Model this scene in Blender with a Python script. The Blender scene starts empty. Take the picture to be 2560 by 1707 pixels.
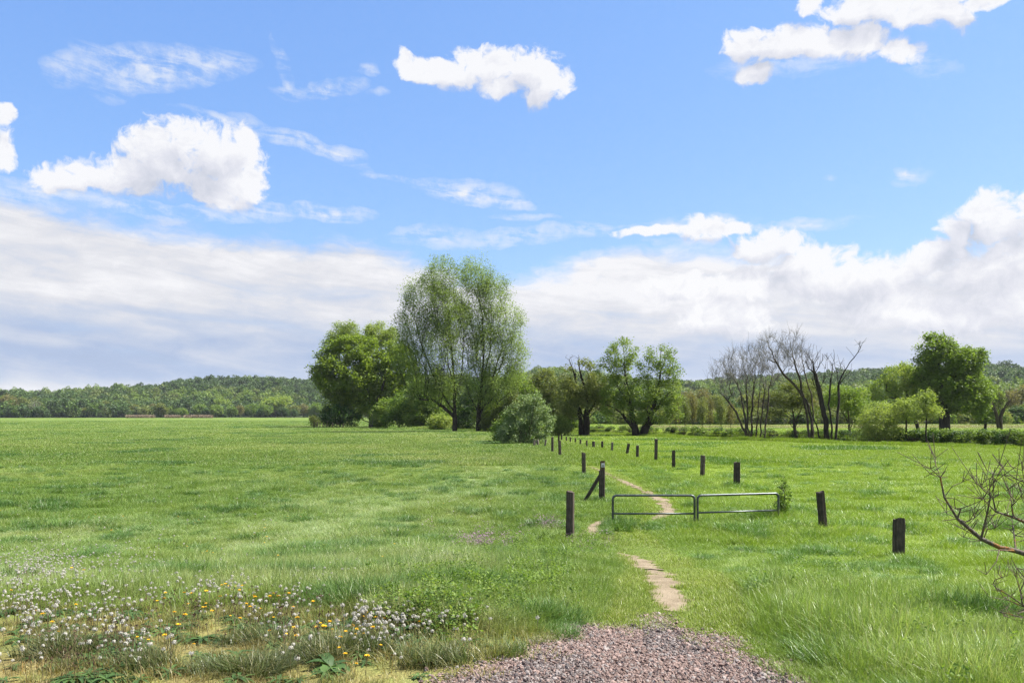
import bpy, math, random
import numpy as np
from mathutils import Vector, Matrix

# ------------------------------------------------------------------ camera
F, CX, HY, CAMZ = 1991.0, 1280.0, 1036.0, 3.2      # focal length and horizon in photo pixels, eye height in metres
scene = bpy.context.scene
COL = scene.collection
cam_data = bpy.data.cameras.new('camera')
cam = bpy.data.objects.new('camera', cam_data)
COL.objects.link(cam)
cam_data.sensor_width = 36.0
cam_data.lens = 36.0 * F / 2560.0
cam_data.shift_y = (HY - 853.5) / 2560.0
cam_data.clip_start = 0.1
cam_data.clip_end = 30000.0
cam.location = (0, 0, CAMZ)
cam.rotation_euler = (math.radians(90), 0, 0)
scene.camera = cam

scene.view_settings.view_transform = 'Standard'
scene.view_settings.look = 'None'
scene.view_settings.gamma = 1.0
scene.view_settings.exposure = 1.6
scene.cycles.max_bounces = 6
scene.cycles.transparent_max_bounces = 8
scene.cycles.use_denoising = True
scene.cycles.denoiser = 'OPENIMAGEDENOISE'
scene.cycles.denoising_input_passes = 'RGB_ALBEDO_NORMAL'
scene.cycles.denoising_prefilter = 'NONE'

# ------------------------------------------------------------------ sun
SUN_AZ, SUN_EL = math.radians(82), math.radians(54)   # azimuth clockwise from the viewing direction (+Y)
sun_dir = Vector((math.sin(SUN_AZ) * math.cos(SUN_EL), math.cos(SUN_AZ) * math.cos(SUN_EL), math.sin(SUN_EL)))
sd = bpy.data.lights.new('sun', 'SUN')
sd.energy = 4.6
sd.angle = math.radians(0.5)
sd.color = (1.0, 0.955, 0.88)
sun = bpy.data.objects.new('sun', sd)
COL.objects.link(sun)
sun.rotation_euler = sun_dir.to_track_quat('Z', 'Y').to_euler()
sun.location = (30, 20, 60)

# ------------------------------------------------------------------ world: sky texture and drifting clouds, laid out by compass direction
world = bpy.data.worlds.new("World")
scene.world = world
world.use_nodes = True


class NB:
    """small helper for building maths node trees"""
    def __init__(self, nt):
        self.nt = nt

    def new(self, t, **kw):
        n = self.nt.nodes.new(t)
        for k, v in kw.items():
            setattr(n, k, v)
        return n

    def plug(self, sock, v):
        if hasattr(v, 'is_output'):
            self.nt.links.new(v, sock)
        elif v is not None:
            sock.default_value = v

    def m(self, op, a, b=None, c=None, clamp=False):
        n = self.new('ShaderNodeMath', operation=op, use_clamp=clamp)
        self.plug(n.inputs[0], a)
        if b is not None: self.plug(n.inputs[1], b)
        if c is not None: self.plug(n.inputs[2], c)
        return n.outputs[0]

    def add(self, a, b): return self.m('ADD', a, b)
    def sub(self, a, b): return self.m('SUBTRACT', a, b)
    def mul(self, a, b): return self.m('MULTIPLY', a, b)
    def mx(self, a, b): return self.m('MAXIMUM', a, b)

    def smooth(self, x, lo, hi, a=0.0, b=1.0):
        n = self.new('ShaderNodeMapRange', interpolation_type='SMOOTHSTEP')
        for i, v in enumerate((x, lo, hi, a, b)):
            self.plug(n.inputs[i], v)
        return n.outputs[0]

    def lin(self, x, lo, hi, a=0.0, b=1.0):
        n = self.new('ShaderNodeMapRange')
        for i, v in enumerate((x, lo, hi, a, b)):
            self.plug(n.inputs[i], v)
        return n.outputs[0]

    def comb(self, x, y, z=0.0):
        n = self.new('ShaderNodeCombineXYZ')
        for i, v in enumerate((x, y, z)):
            self.plug(n.inputs[i], v)
        return n.outputs[0]

    def sep(self, v):
        n = self.new('ShaderNodeSeparateXYZ')
        self.plug(n.inputs[0], v)
        return n.outputs

    def noise(self, vec, scale, detail=4, rough=0.5, dist=0.0, dims='2D'):
        n = self.new('ShaderNodeTexNoise', noise_dimensions=dims)
        self.plug(n.inputs['Vector'], vec)
        n.inputs['Scale'].default_value = scale
        n.inputs['Detail'].default_value = detail
        n.inputs['Roughness'].default_value = rough
        n.inputs['Distortion'].default_value = dist
        return n.outputs['Fac']

    def noise_col(self, vec, scale, detail=3):
        n = self.new('ShaderNodeTexNoise', noise_dimensions='2D')
        self.plug(n.inputs['Vector'], vec)
        n.inputs['Scale'].default_value = scale
        n.inputs['Detail'].default_value = detail
        return n.outputs['Color']

    def voro(self, vec, scale, detail=2.0, rough=0.5, smooth=0.6):
        n = self.new('ShaderNodeTexVoronoi', feature='SMOOTH_F1', voronoi_dimensions='3D')
        self.plug(n.inputs['Vector'], vec)
        n.inputs['Scale'].default_value = scale
        n.inputs['Detail'].default_value = detail
        n.inputs['Roughness'].default_value = rough
        n.inputs['Smoothness'].default_value = smooth
        n.normalize = True
        return n.outputs['Distance']

    def vmath(self, op, a, b=None):
        n = self.new('ShaderNodeVectorMath', operation=op)
        self.plug(n.inputs[0], a)
        if b is not None: self.plug(n.inputs[1], b)
        return n.outputs[0]

    def mix(self, fac, a, b, blend='MIX'):
        n = self.new('ShaderNodeMix', data_type='RGBA', blend_type=blend)
        self.plug(n.inputs[0], fac)
        for s, v in ((n.inputs[6], a), (n.inputs[7], b)):
            if not hasattr(v, 'is_output') and len(v) == 3:
                v = (*v, 1.0)
            self.plug(s, v)
        return n.outputs[2]

    def ramp(self, fac, stops, interp='LINEAR'):
        n = self.new('ShaderNodeValToRGB')
        cr = n.color_ramp
        cr.interpolation = interp
        while len(cr.elements) < len(stops):
            cr.elements.new(0.5)
        for e, (p, c) in zip(cr.elements, stops):
            e.position = p
            e.color = (*c, 1.0) if len(c) == 3 else c
        self.plug(n.inputs[0], fac)
        return n.outputs[0]


def sky_pt(px, py):
    """photo pixel -> (azimuth, tangent of elevation)"""
    u, v = (px - CX) / F, (HY - py) / F
    return math.atan(u), v / math.sqrt(1 + u * u)


def ell_extent(c):
    """compass box (az0, az1, h0, h1) an ellipse can reach"""
    px, py, rx, ry = c[:4]
    R = 1.3 * max(rx, ry) if (len(c) > 4 and abs(c[4]) > 12) else None
    a0, h0 = sky_pt(px, py)
    k = 1.0 / (1 + ((px - CX) / F) ** 2)
    ex, ey = ((R or 1.3 * rx) / F * k + 0.03, (R or 1.3 * ry) / F + 0.03)
    return a0 - ex, a0 + ex, h0 - ey, h0 + ey


def ell_radius(nb, P, px, py, rx, ry, rot=0.0):
    """distance from a compass direction in units of the ellipse's radius"""
    a0, h0 = sky_pt(px, py)
    k = 1.0 / (1 + ((px - CX) / F) ** 2)
    n = nb.new('ShaderNodeMapping', vector_type='TEXTURE')
    nb.plug(n.inputs[0], P)
    n.inputs[1].default_value = (a0, h0, 0)
    n.inputs[2].default_value = (0, 0, math.radians(rot))
    n.inputs[3].default_value = (rx / F * k, ry / F, 1)
    l = nb.new('ShaderNodeVectorMath', operation='LENGTH')
    nb.plug(l.inputs[0], n.outputs[0])
    return l.outputs['Value']


CUMULUS = [  # px, py, rx, ry, rot
    # big cloud, left
    (400, 395, 110, 85, 0), (460, 350, 75, 45, 0), (560, 400, 115, 90, -20), (610, 365, 45, 50, 0), (620, 460, 75, 55, -30),
    (330, 435, 120, 55, 0), (540, 475, 110, 50, -20), (280, 445, 130, 35, 0), (150, 448, 90, 32, -8), (225, 440, 60, 34, 0),
    # frame edge, left
    (-8, 365, 42, 52, 0), (-6, 282, 38, 22, 20),
    # middle cloud
    (1130, 185, 110, 42, 0), (1225, 165, 110, 52, 0), (1325, 180, 85, 62, 0), (1370, 205, 60, 45, -20), (1060, 185, 80, 32, -18), (1015, 165, 22, 42, 10),
    (1345, 235, 45, 42, 0), (1250, 215, 70, 35, 0),
    # upper right cloud
    (1870, 110, 70, 45, 15), (1960, 100, 95, 38, 0), (2060, 105, 100, 45, -5), (2150, 100, 80, 48, 0), (2250, 125, 65, 38, -15), (1890, 185, 48, 36, 30),
    (2010, 125, 160, 32, 0),
    # top right cloud
    (2030, 8, 42, 36, 0), (2180, 15, 130, 48, 0), (2340, 20, 95, 50, 0), (2395, 45, 50, 40, -40), (2460, -4, 80, 22, 0), (2265, 30, 70, 40, 0),
    # right-hand bank
    (2480, 560, 95, 70, 0), (2460, 520, 55, 38, 0), (2570, 540, 60, 60, 0), (2400, 585, 50, 45, 0), (2560, 640, 170, 75, 0), (2330, 650, 120, 45, 10),
    (2470, 690, 170, 70, 0), (2200, 690, 150, 55, 0), (2030, 660, 130, 55, 0), (1945, 605, 75, 42, 0), (1890, 625, 70, 42, 0), (2060, 700, 180, 65, 0),
    (1760, 575, 75, 35, 0), (1740, 560, 35, 32, 0), (1830, 575, 70, 22, 0), (1800, 790, 140, 60, 0), (1860, 720, 110, 55, 0), (2180, 760, 160, 60, 0), (2380, 790, 190, 60, 0),
    (1700, 720, 110, 40, 0), (2560, 760, 130, 60, 0),
    # small ones
    
    (1650, 575, 120, 14, 2),
]
WISPS = [  # px, py, rx, ry, rot, strength
    (400, 170, 250, 55, 12, .95), (330, 205, 120, 40, 25, .6), (500, 150, 160, 36, 0, .8), (180, 170, 60, 50, -30, .6), (240, 140, 90, 22, -12, .5),
    (705, 150, 20, 65, 18, .55), (720, 210, 22, 45, 40, .55), (740, 235, 70, 18, 0, .5), (840, 215, 70, 28, 12, .8), (905, 172, 36, 18, 0, .5), (940, 226, 40, 14, 0, .35),
    (760, 360, 190, 22, -17, .75), (560, 305, 130, 16, -10, .6), (840, 385, 70, 24, -10, .8), (920, 432, 30, 10, 0, .4), (1010, 450, 90, 9, -12, .6), (1180, 480, 150, 36, -5, .85),
    (330, 515, 180, 22, -5, .9), (500, 535, 140, 16, -4, .8), (640, 530, 120, 24, 0, .75), (820, 535, 130, 22, 0, .9), (130, 480, 180, 22, -6, .9), (1090, 590, 120, 30, 0, .6), (1300, 590, 190, 26, 6, .8), (1480, 575, 240, 16, 0, .75),
    (1990, 560, 180, 12, 0, .5), (2060, 570, 60, 14, 0, .6), (2080, 445, 30, 10, 0, .4), (1650, 570, 260, 18, 2, .8), (30, 500, 150, 30, 0, .8), (1320, 545, 90, 10, 0, .4), (2270, 450, 60, 16, 0, .5),
    (1175, 490, 110, 30, -8, 1.5), (1280, 507, 60, 20, -8, 1.2), (810, 532, 95, 24, 0, 1.5), (810, 222, 50, 28, 12, 1.4), (2268, 438, 42, 20, -12, 1.5), (1000, 448, 40, 8, -14, .9), (1750, 560, 120, 30, 0, 1.0), (2030, 568, 50, 12, 0, 1.0),
    (2000, 150, 260, 40, 0, .5), (2330, 165, 90, 30, -20, .4),
]


def build_world():
    nt = world.node_tree
    nt.nodes.clear()
    nb = NB(nt)
    out = nb.new('ShaderNodeOutputWorld')
    sky = nb.new('ShaderNodeTexSky', sky_type='NISHITA')
    sky.sun_disc = False
    sky.sun_elevation = SUN_EL
    sky.sun_rotation = SUN_AZ
    sky.altitude = 50
    sky.air_density = 1.0
    sky.dust_density = 0.4
    sky.ozone_density = 3.0
    STR = 0.11
    K = 1.0 / STR / (2 ** scene.view_settings.exposure)      # a cloud colour given as display-linear -> radiance before STR

    def background(col):
        n = nb.new('ShaderNodeBackground')
        nb.plug(n.inputs[0], col)
        n.inputs[1].default_value = STR
        return n.outputs[0]

    def choose(fac, a, b):
        n = nb.new('ShaderNodeMixShader')
        nb.plug(n.inputs[0], fac); nb.plug(n.inputs[1], a); nb.plug(n.inputs[2], b)
        return n.outputs[0]

    def scaled(col):
        return nb.mix(1.0, col, (K, K, K), 'MULTIPLY')

    tc = nb.new('ShaderNodeTexCoord').outputs['Generated']
    dx, dy, dz = nb.sep(tc)
    az = nb.m('ARCTAN2', dx, dy)
    hyp = nb.m('SQRT', nb.add(nb.mul(dx, dx), nb.mul(dy, dy)))
    h = nb.m('DIVIDE', dz, nb.mx(hyp, 0.05))
    P = nb.comb(az, h, 0.0)
    sc_ = nb.new('ShaderNodeSeparateColor')
    nb.plug(sc_.inputs[0], sky.outputs[0])
    cc_ = nb.new('ShaderNodeCombineColor')
    for k, (a_, g_) in enumerate(((0.462, 0.76), (0.565, 0.62), (0.865, 0.35))):   # the camera's rendering of the clear sky
        nb.plug(cc_.inputs[k], nb.mul(nb.m('POWER', nb.mul(sc_.outputs[k], 1.0 / K), g_), a_ * K))
    blue = cc_.outputs[0]

    # ---- the rest of the sky, all round: plain broken cloud
    n_far = nb.noise(nb.comb(nb.mul(dx, 3.0), nb.mul(dy, 3.0), 0), 1.0, 3, 0.5)
    far_cover = nb.m('MAXIMUM', nb.smooth(n_far, 0.48, 0.60), nb.smooth(h, 0.30, 0.18))
    rest = background(nb.mix(far_cover, blue, scaled(nb.mix(0.0, (.80, .81, .86), (0, 0, 0)))))

    # ---- shared fields
    warp = nb.vmath('SUBTRACT', nb.noise_col(P, 20.0, 4), (0.5, 0.5, 0.5))
    P2 = nb.vmath('ADD', P, nb.vmath('MULTIPLY', warp, (0.05, 0.02, 0)))
    PW = nb.vmath('ADD', P, nb.vmath('MULTIPLY', warp, (0.034, 0.026, 0)))
    SHIFT = (0.014, 0.026, 0.0)                              # towards the sun: right and up
    PW1 = nb.vmath('ADD', PW, SHIFT)
    tilt = nb.comb(az, nb.add(h, nb.mul(az, 0.10)), 0.0)
    n_str = nb.noise(nb.vmath('MULTIPLY', tilt, (5.0, 34.0, 1)), 1.0, 5, 0.55, 0.4)
    n_str2 = nb.noise(nb.vmath('MULTIPLY', P2, (14.0, 40.0, 1)), 1.0, 5, 0.6, 0.0)

    # ---- layer of stratus low over the horizon
    a_lo, a_hi = -0.8, 0.8

    def curve(points, val):
        n = nb.new('ShaderNodeFloatCurve')
        cm = n.mapping.curves[0]
        cm.points[0].location = points[0]; cm.points[1].location = points[-1]
        for q in points[1:-1]:
            cm.points.new(*q)
        n.mapping.update()
        nb.plug(n.inputs['Value'], val)
        return n.outputs[0]

    def cx_(px, py):
        a, hh = sky_pt(px, py)
        return ((a - a_lo) / (a_hi - a_lo), hh / 0.5)
    he = nb.mul(curve([(0.0, 0.55)] + [cx_(*q) for q in STRATUS_EDGE] + [(1.0, 0.45)], nb.lin(az, a_lo, a_hi)), 0.5)
    ed = nb.add(nb.sub(he, h), nb.mul(nb.sub(n_str2, 0.5), 0.055))
    s_alpha = nb.mul(nb.smooth(ed, -0.008, 0.030), nb.smooth(n_str, 0.18, 0.45, 0.85, 1.0))
    # pale high up, slate blue lower, pale again at the horizon
    t = curve([(0.0, .84), (.10, .78), (.18, .53), (.30, .53), (.42, .70), (.60, .86), (.80, .84), (1.0, .84)], nb.m('MULTIPLY', h, 4.0, clamp=True))
    t = nb.add(t, nb.mul(nb.sub(n_str, 0.5), 0.62))
    t = nb.add(t, nb.mul(nb.sub(n_str2, 0.5), 0.42))
    t = nb.add(t, nb.smooth(az, -0.15, 0.35, 0.0, 0.13))
    s_col = nb.ramp(t, [(0.15, (.36, .44, .62)), (0.45, (.43, .53, .74)), (0.68, (.60, .66, .79)), (0.85, (.77, .78, .83)), (1.0, (.92, .92, .95))])

    # ---- textures of the wisps and the cumulus
    n_w = nb.noise(nb.vmath('MULTIPLY', tilt, (16.0, 60.0, 1)), 1.0, 6, 0.62, 0.4)
    n_w2 = nb.noise(P, 45.0, 5, 0.65)
    wn = nb.smooth(nb.add(nb.mul(n_w, 0.6), nb.mul(n_w2, 0.4)), 0.36, 0.66)

    def puffs(vec):
        v = nb.new('ShaderNodeTexVoronoi', feature='F1', voronoi_dimensions='2D')
        nb.plug(v.inputs['Vector'], vec)
        v.inputs['Scale'].default_value = 34.0
        v.inputs['Detail'].default_value = 2.0
        v.inputs['Roughness'].default_value = 0.5
        v.normalize = True
        d = v.outputs['Distance']
        fine = nb.noise(vec, 70.0, 5, 0.62)
        return nb.add(nb.mul(nb.sub(0.30, d), 0.95), nb.mul(nb.sub(fine, 0.5), 1.9))
    tex0 = puffs(PW)
    tex1 = puffs(nb.vmath('ADD', PW, (0.010, 0.012, 0.0)))
    soft = nb.noise(P, 13.0, 3, 0.5)

    SOCKETS = [('P2', P2), ('PW', PW), ('PW1', PW1), ('tex0', tex0), ('tex1', tex1), ('wn', wn), ('soft', soft), ('blue', blue), ('s_alpha', s_alpha), ('s_col', s_col)]

    def cell(box):
        def inside(c):
            a0, a1, h0, h1 = ell_extent(c)
            return a1 > box[0] and a0 < box[1] and h1 > box[2] and h0 < box[3]
        cum = [c for c in CUMULUS if inside(c)]
        wis = [c for c in WISPS if inside(c)]
        g = bpy.data.node_groups.new('sky_cell', 'ShaderNodeTree')
        for nm, s in SOCKETS:
            g.interface.new_socket(nm, in_out='INPUT', socket_type={'VECTOR': 'NodeSocketVector', 'RGBA': 'NodeSocketColor', 'VALUE': 'NodeSocketFloat'}[s.type])
        g.interface.new_socket('Color', in_out='OUTPUT', socket_type='NodeSocketColor')
        nb = NB(g)
        gi, go = nb.new('NodeGroupInput'), nb.new('NodeGroupOutput')
        I = {nm: gi.outputs[k] for k, (nm, s) in enumerate(SOCKETS)}

        def scaled(col):
            return nb.mix(1.0, col, (K, K, K), 'MULTIPLY')

        def r_field(vec, items):
            f = None
            for c in items:
                e = ell_radius(nb, vec, *c[:5])
                if f is None:
                    f = e
                else:
                    n = nb.new('ShaderNodeMath', operation='SMOOTH_MIN')
                    nb.plug(n.inputs[0], f); nb.plug(n.inputs[1], e); n.inputs[2].default_value = 0.12
                    f = n.outputs[0]
            return f
        col = I['blue']
        if wis:
            w = None
            for c in wis:
                e = nb.m('MULTIPLY_ADD', ell_radius(nb, I['P2'], *c[:5]), -c[5], c[5])
                w = e if w is None else nb.mx(w, e)
            w_alpha = nb.m('MULTIPLY', nb.mul(nb.m('POWER', nb.mx(w, 0.0), 0.6), I['wn']), 1.05, clamp=True)
            col = nb.mix(w_alpha, col, (.84 * K, .88 * K, .95 * K))
        col = nb.mix(I['s_alpha'], col, scaled(I['s_col']))
        if cum:
            def body(vec):
                r = r_field(vec, cum)
                return nb.m('MULTIPLY_ADD', nb.mul(r, r), -1.0, 1.0)
            b0, b1 = body(I['PW']), nb.m('MAXIMUM', body(I['PW1']), -0.6)
            f0 = nb.add(b0, I['tex0'])
            rise = nb.sub(b0, b1)                            # how fast the cloud thins towards the sun
            fade = nb.m('MULTIPLY_ADD', nb.mx(nb.mul(rise, -1.0), 0.0), 0.7, 0.60)
            c_alpha = nb.mul(nb.smooth(f0, -0.18, fade), 0.97)
            sh = nb.add(nb.mul(nb.m('MINIMUM', rise, 0.7), 0.34), 0.84)
            sh = nb.add(sh, nb.mul(nb.sub(I['tex0'], I['tex1']), 0.20))
            sh = nb.sub(sh, nb.mul(nb.smooth(f0, 0.45, 1.5), 0.13))
            sh = nb.add(sh, nb.mul(nb.sub(I['soft'], 0.5), 0.60))
            c_col = nb.ramp(sh, [(0.25, (.46, .50, .60)), (0.55, (.60, .63, .72)), (0.78, (.78, .79, .86)), (1.0, (.96, .96, .98))])
            col = nb.mix(c_alpha, col, scaled(c_col))
        nb.plug(go.inputs[0], col)
        nb = NB(nt)
        n = nb.new('ShaderNodeGroup')
        n.node_tree = g
        for k, (nm, s) in enumerate(SOCKETS):
            nt.links.new(s, n.inputs[k])
        return background(n.outputs[0])

    # the sky ahead is cut into compass cells, so that each looks up only its own clouds
    A = [-0.62, -0.44, -0.27, -0.08, 0.1, 0.25, 0.40, 0.62]
    H = [-0.06, 0.17, 0.30, 0.42, 0.60]
    shader = None
    for i in range(len(A) - 1):
        column = None
        for j in range(len(H) - 1):
            c = cell((A[i], A[i + 1], H[j], H[j + 1]))
            column = c if column is None else choose(nb.m('GREATER_THAN', h, H[j]), column, c)
        shader = column if shader is None else choose(nb.m('GREATER_THAN', az, A[i]), shader, column)
    ahead = nb.mul(nb.mul(nb.m('GREATER_THAN', h, H[0]), nb.m('LESS_THAN', h, H[-1])), nb.m('LESS_THAN', nb.m('ABSOLUTE', az), 0.62))
    nt.links.new(choose(ahead, rest, shader), out.inputs[0])
    world.cycles.sampling_method = 'MANUAL'
    world.cycles.sample_map_resolution = 256


STRATUS_EDGE = [(0, 480), (200, 520), (400, 560), (600, 585), (760, 590), (900, 600), (1000, 625), (1100, 655), (1250, 690), (1400, 660), (1480, 615), (1700, 610), (1900, 620), (2100, 640), (2300, 640), (2560, 600)]
build_world()

# ------------------------------------------------------------------ helpers
def tag(o, label=None, cat=None, group=None, kind=None):
    if label: o['label'] = label
    if cat: o['category'] = cat
    if group: o['group'] = group
    if kind: o['kind'] = kind
    return o


def empty(name, loc, rz=0.0):
    o = bpy.data.objects.new(name, None)
    o.empty_display_size = 0.2
    COL.objects.link(o)
    o.location = loc
    o.rotation_euler = (0, 0, rz)
    return o


def mesh_np(name, verts, faces, mats, smooth=False, fmat=None):
    """mesh from a vertex array and one face array, or a list of face arrays of fixed size"""
    me = bpy.data.meshes.new(name)
    verts = np.asarray(verts, np.float32)
    fl = [np.asarray(f, np.int32) for f in (faces if isinstance(faces, list) else [faces]) if len(f)]
    me.vertices.add(len(verts))
    me.vertices.foreach_set('co', verts.ravel())
    nl = sum(f.size for f in fl)
    nf = sum(len(f) for f in fl)
    me.loops.add(nl)
    me.polygons.add(nf)
    me.loops.foreach_set('vertex_index', np.concatenate([f.ravel() for f in fl]))
    tot = np.concatenate([np.full(len(f), f.shape[1], np.int32) for f in fl])
    me.polygons.foreach_set('loop_start', np.concatenate([[0], np.cumsum(tot)[:-1]]).astype(np.int32))
    if fmat is not None:
        me.polygons.foreach_set('material_index', np.asarray(fmat, np.int32))
    me.polygons.foreach_set('use_smooth', np.full(nf, smooth))
    me.update(calc_edges=True)
    for m in (mats if isinstance(mats, (list, tuple)) else [mats]):
        me.materials.append(m)
    return me


def obj(name, me, parent=None, loc=(0, 0, 0)):
    o = bpy.data.objects.new(name, me)
    COL.objects.link(o)
    o.location = loc
    if parent is not None:
        o.parent = parent
    return o


def sm(x, a, b):
    t = np.clip((np.asarray(x, float) - a) / (b - a), 0, 1)
    return t * t * (3 - 2 * t)


_perm = np.random.RandomState(7).rand(256, 256)


def vnoise(x, y, f):
    """smooth value noise in 0..1"""
    x, y = np.asarray(x, float) * f + 1000.3, np.asarray(y, float) * f + 1000.7
    i, j = np.floor(x).astype(int), np.floor(y).astype(int)
    u, v = x - i, y - j
    u, v = u * u * (3 - 2 * u), v * v * (3 - 2 * v)
    p = lambda a, b: _perm[a % 256, b % 256]
    return (p(i, j) * (1 - u) + p(i + 1, j) * u) * (1 - v) + (p(i, j + 1) * (1 - u) + p(i + 1, j + 1) * u) * v


def seg_dist(x, y, pts):
    """distance to a polyline and signed side (positive = beyond)"""
    x, y = np.asarray(x, float), np.asarray(y, float)
    best = np.full(x.shape, 1e9)
    for (x0, y0), (x1, y1) in zip(pts[:-1], pts[1:]):
        dx, dy = x1 - x0, y1 - y0
        t = np.clip(((x - x0) * dx + (y - y0) * dy) / (dx * dx + dy * dy), 0, 1)
        best = np.minimum(best, np.hypot(x - x0 - t * dx, y - y0 - t * dy))
    return best


RIVER = [(-10, 175), (6, 146), (22, 124), (33, 102), (41, 90), (49, 80), (62, 66), (90, 48), (150, 30)]   # centre line of the stream


def ground(x, y):
    x, y = np.asarray(x, float), np.asarray(y, float)
    z = 1.28 * (1 - sm(y, 5.5, 20.0)) - 0.12 * sm(x, 3, 9) * (1 - sm(y, 10, 26))
    z = z + 0.05 * (vnoise(x, y, 0.22) - 0.5) * sm(y, 8, 14)
    z = z + 0.5 * (vnoise(x, y, 0.013) - 0.5) * sm(y, 60, 220) * (1 - sm(y, 500, 800))
    d = seg_dist(x, y, RIVER)
    beyond = y > np.interp(x, [p[0] for p in RIVER], [p[1] for p in RIVER])
    z = z + np.where(beyond, 0.62 * sm(d, 3.0, 5.5) * (1 - sm(d, 7.5, 20.0)), 0.0)
    z = z - 2.3 * (1 - sm(d, 2.4, 5.2))
    return z


def at(px, py):
    """photo pixel -> point of the ground"""
    u, v = (px - CX) / F, (py - HY) / F
    Y = 3.2 / max(v, 0.0015)
    for _ in range(40):
        Y2 = (CAMZ - float(ground(u * Y, Y))) / max(v, 0.0015)
        Y = 0.5 * Y + 0.5 * Y2
    return u * Y, Y, float(ground(u * Y, Y))


def at_d(px, Y):
    x = (px - CX) / F * Y
    return x, Y, float(ground(x, Y))


# ------------------------------------------------------------------ materials
def material(name):
    m = bpy.data.materials.new(name)
    m.use_nodes = True
    m.node_tree.nodes.clear()
    nb = NB(m.node_tree)
    out = nb.new('ShaderNodeOutputMaterial')
    return m, nb, out


def principled(nb, out, col, rough=0.8, spec=0.3, bump=None, bump_d=0.02, bump_s=0.6, metal=0.0):
    p = nb.new('ShaderNodeBsdfPrincipled')
    nb.plug(p.inputs['Base Color'], col if hasattr(col, 'is_output') else (*col, 1))
    nb.plug(p.inputs['Roughness'], rough)
    p.inputs['Specular IOR Level'].default_value = spec
    p.inputs['Metallic'].default_value = metal
    if bump is not None:
        b = nb.new('ShaderNodeBump')
        b.inputs['Strength'].default_value = bump_s
        b.inputs['Distance'].default_value = bump_d
        nb.plug(b.inputs['Height'], bump)
        nb.nt.links.new(b.outputs[0], p.inputs['Normal'])
    if out is not None:
        nb.nt.links.new(p.outputs[0], out.inputs[0])
    return p


def leafy(name, dark, mid, pale, transl=0.35, clump=0.5, rough=0.55, spec=0.25, tr_col=None):
    """leaf or blade: every leaf its own tint, clumps of slightly different age, light passing through"""
    m, nb, out = material(name)
    geo = nb.new('ShaderNodeNewGeometry')
    oi = nb.new('ShaderNodeObjectInfo')
    n = nb.noise(nb.new('ShaderNodeTexCoord').outputs['Object'], clump, 3, 0.5, dims='3D')
    f = nb.add(nb.mul(geo.outputs['Random Per Island'], 0.55), nb.mul(nb.sub(n, 0.27), 1.0))
    f = nb.add(f, nb.mul(nb.sub(oi.outputs['Random'], 0.5), 0.25))
    col = nb.ramp(f, [(0.15, dark), (0.5, mid), (0.85, pale)])
    p = principled(nb, None, col, rough, spec)
    tr = nb.new('ShaderNodeBsdfTranslucent')
    nb.plug(tr.inputs[0], nb.mix(1.0, col, tr_col or (1.5, 1.55, 0.75), 'MULTIPLY'))
    mx = nb.new('ShaderNodeMixShader')
    mx.inputs[0].default_value = transl
    nb.nt.links.new(p.outputs[0], mx.inputs[1])
    nb.nt.links.new(tr.outputs[0], mx.inputs[2])
    nb.nt.links.new(mx.outputs[0], out.inputs[0])
    return m


def bark(name, c0, c1, scale=3.0):
    m, nb, out = material(name)
    tc = nb.new('ShaderNodeTexCoord').outputs['Object']
    n = nb.noise(nb.vmath('MULTIPLY', tc, (scale * 2, scale * 2, scale * 0.5)), 1.0, 5, 0.6, dims='3D')
    principled(nb, out, nb.ramp(n, [(0.3, c0), (0.7, c1)]), 0.9, 0.15, n, 0.05, 0.8)
    return m


# meadow colour by place: used by the ground and by every blade that grows on it
def meadow_colour(nb, pos):
    """natural patchiness of the meadow: fresh, bluish and dry tints, world coordinates"""
    x, y, z = nb.sep(pos)
    p2 = nb.comb(x, y, 0)
    n1 = nb.noise(p2, 0.045, 4, 0.55)
    n2 = nb.noise(p2, 0.35, 4, 0.6)
    n3 = nb.noise(p2, 2.2, 3, 0.6)
    base = nb.ramp(nb.add(nb.mul(n1, 0.6), nb.mul(n2, 0.4)), [(0.30, (.098, .172, .026)), (0.46, (.134, .208, .034)), (0.57, (.178, .244, .050)), (0.68, (.225, .272, .080))])
    # the pasture right of the path is a fresher yellow-green
    side = nb.smooth(nb.sub(x, nb.mul(y, 0.035)), -2.0, 9.0)
    col = nb.mix(nb.mul(side, 0.7), base, (.235, .330, .022))
    # trampled, mossy and dry ground by the car park
    dx, dy = nb.mul(nb.add(x, 4.0), 1 / 5.5), nb.mul(nb.sub(y, 6.0), 1 / 2.7)
    dry = nb.sub(1.0, nb.add(nb.mul(dx, dx), nb.mul(dy, dy)))
    dry = nb.smooth(nb.add(dry, nb.mul(nb.sub(n3, 0.5), 1.3)), 0.05, 0.75)
    col = nb.mix(nb.mul(dry, 0.75), col, nb.ramp(n3, [(0.35, (.175, .115, .058)), (0.55, (.165, .128, .052)), (0.78, (.125, .135, .042))]))
    # fallow strip on the far side of the stream
    fx = nb.mul(nb.smooth(y, 168.0, 190.0), nb.smooth(y, 262.0, 235.0))
    fx = nb.mul(nb.mul(fx, nb.smooth(nb.sub(x, nb.mul(y, 0.12)), 0.0, 8.0)), nb.smooth(n2, 0.30, 0.55))
    col = nb.mix(nb.mul(fx, 0.8), col, (.215, .165, .095))
    return col, dry, n1, n2, n3


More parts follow.
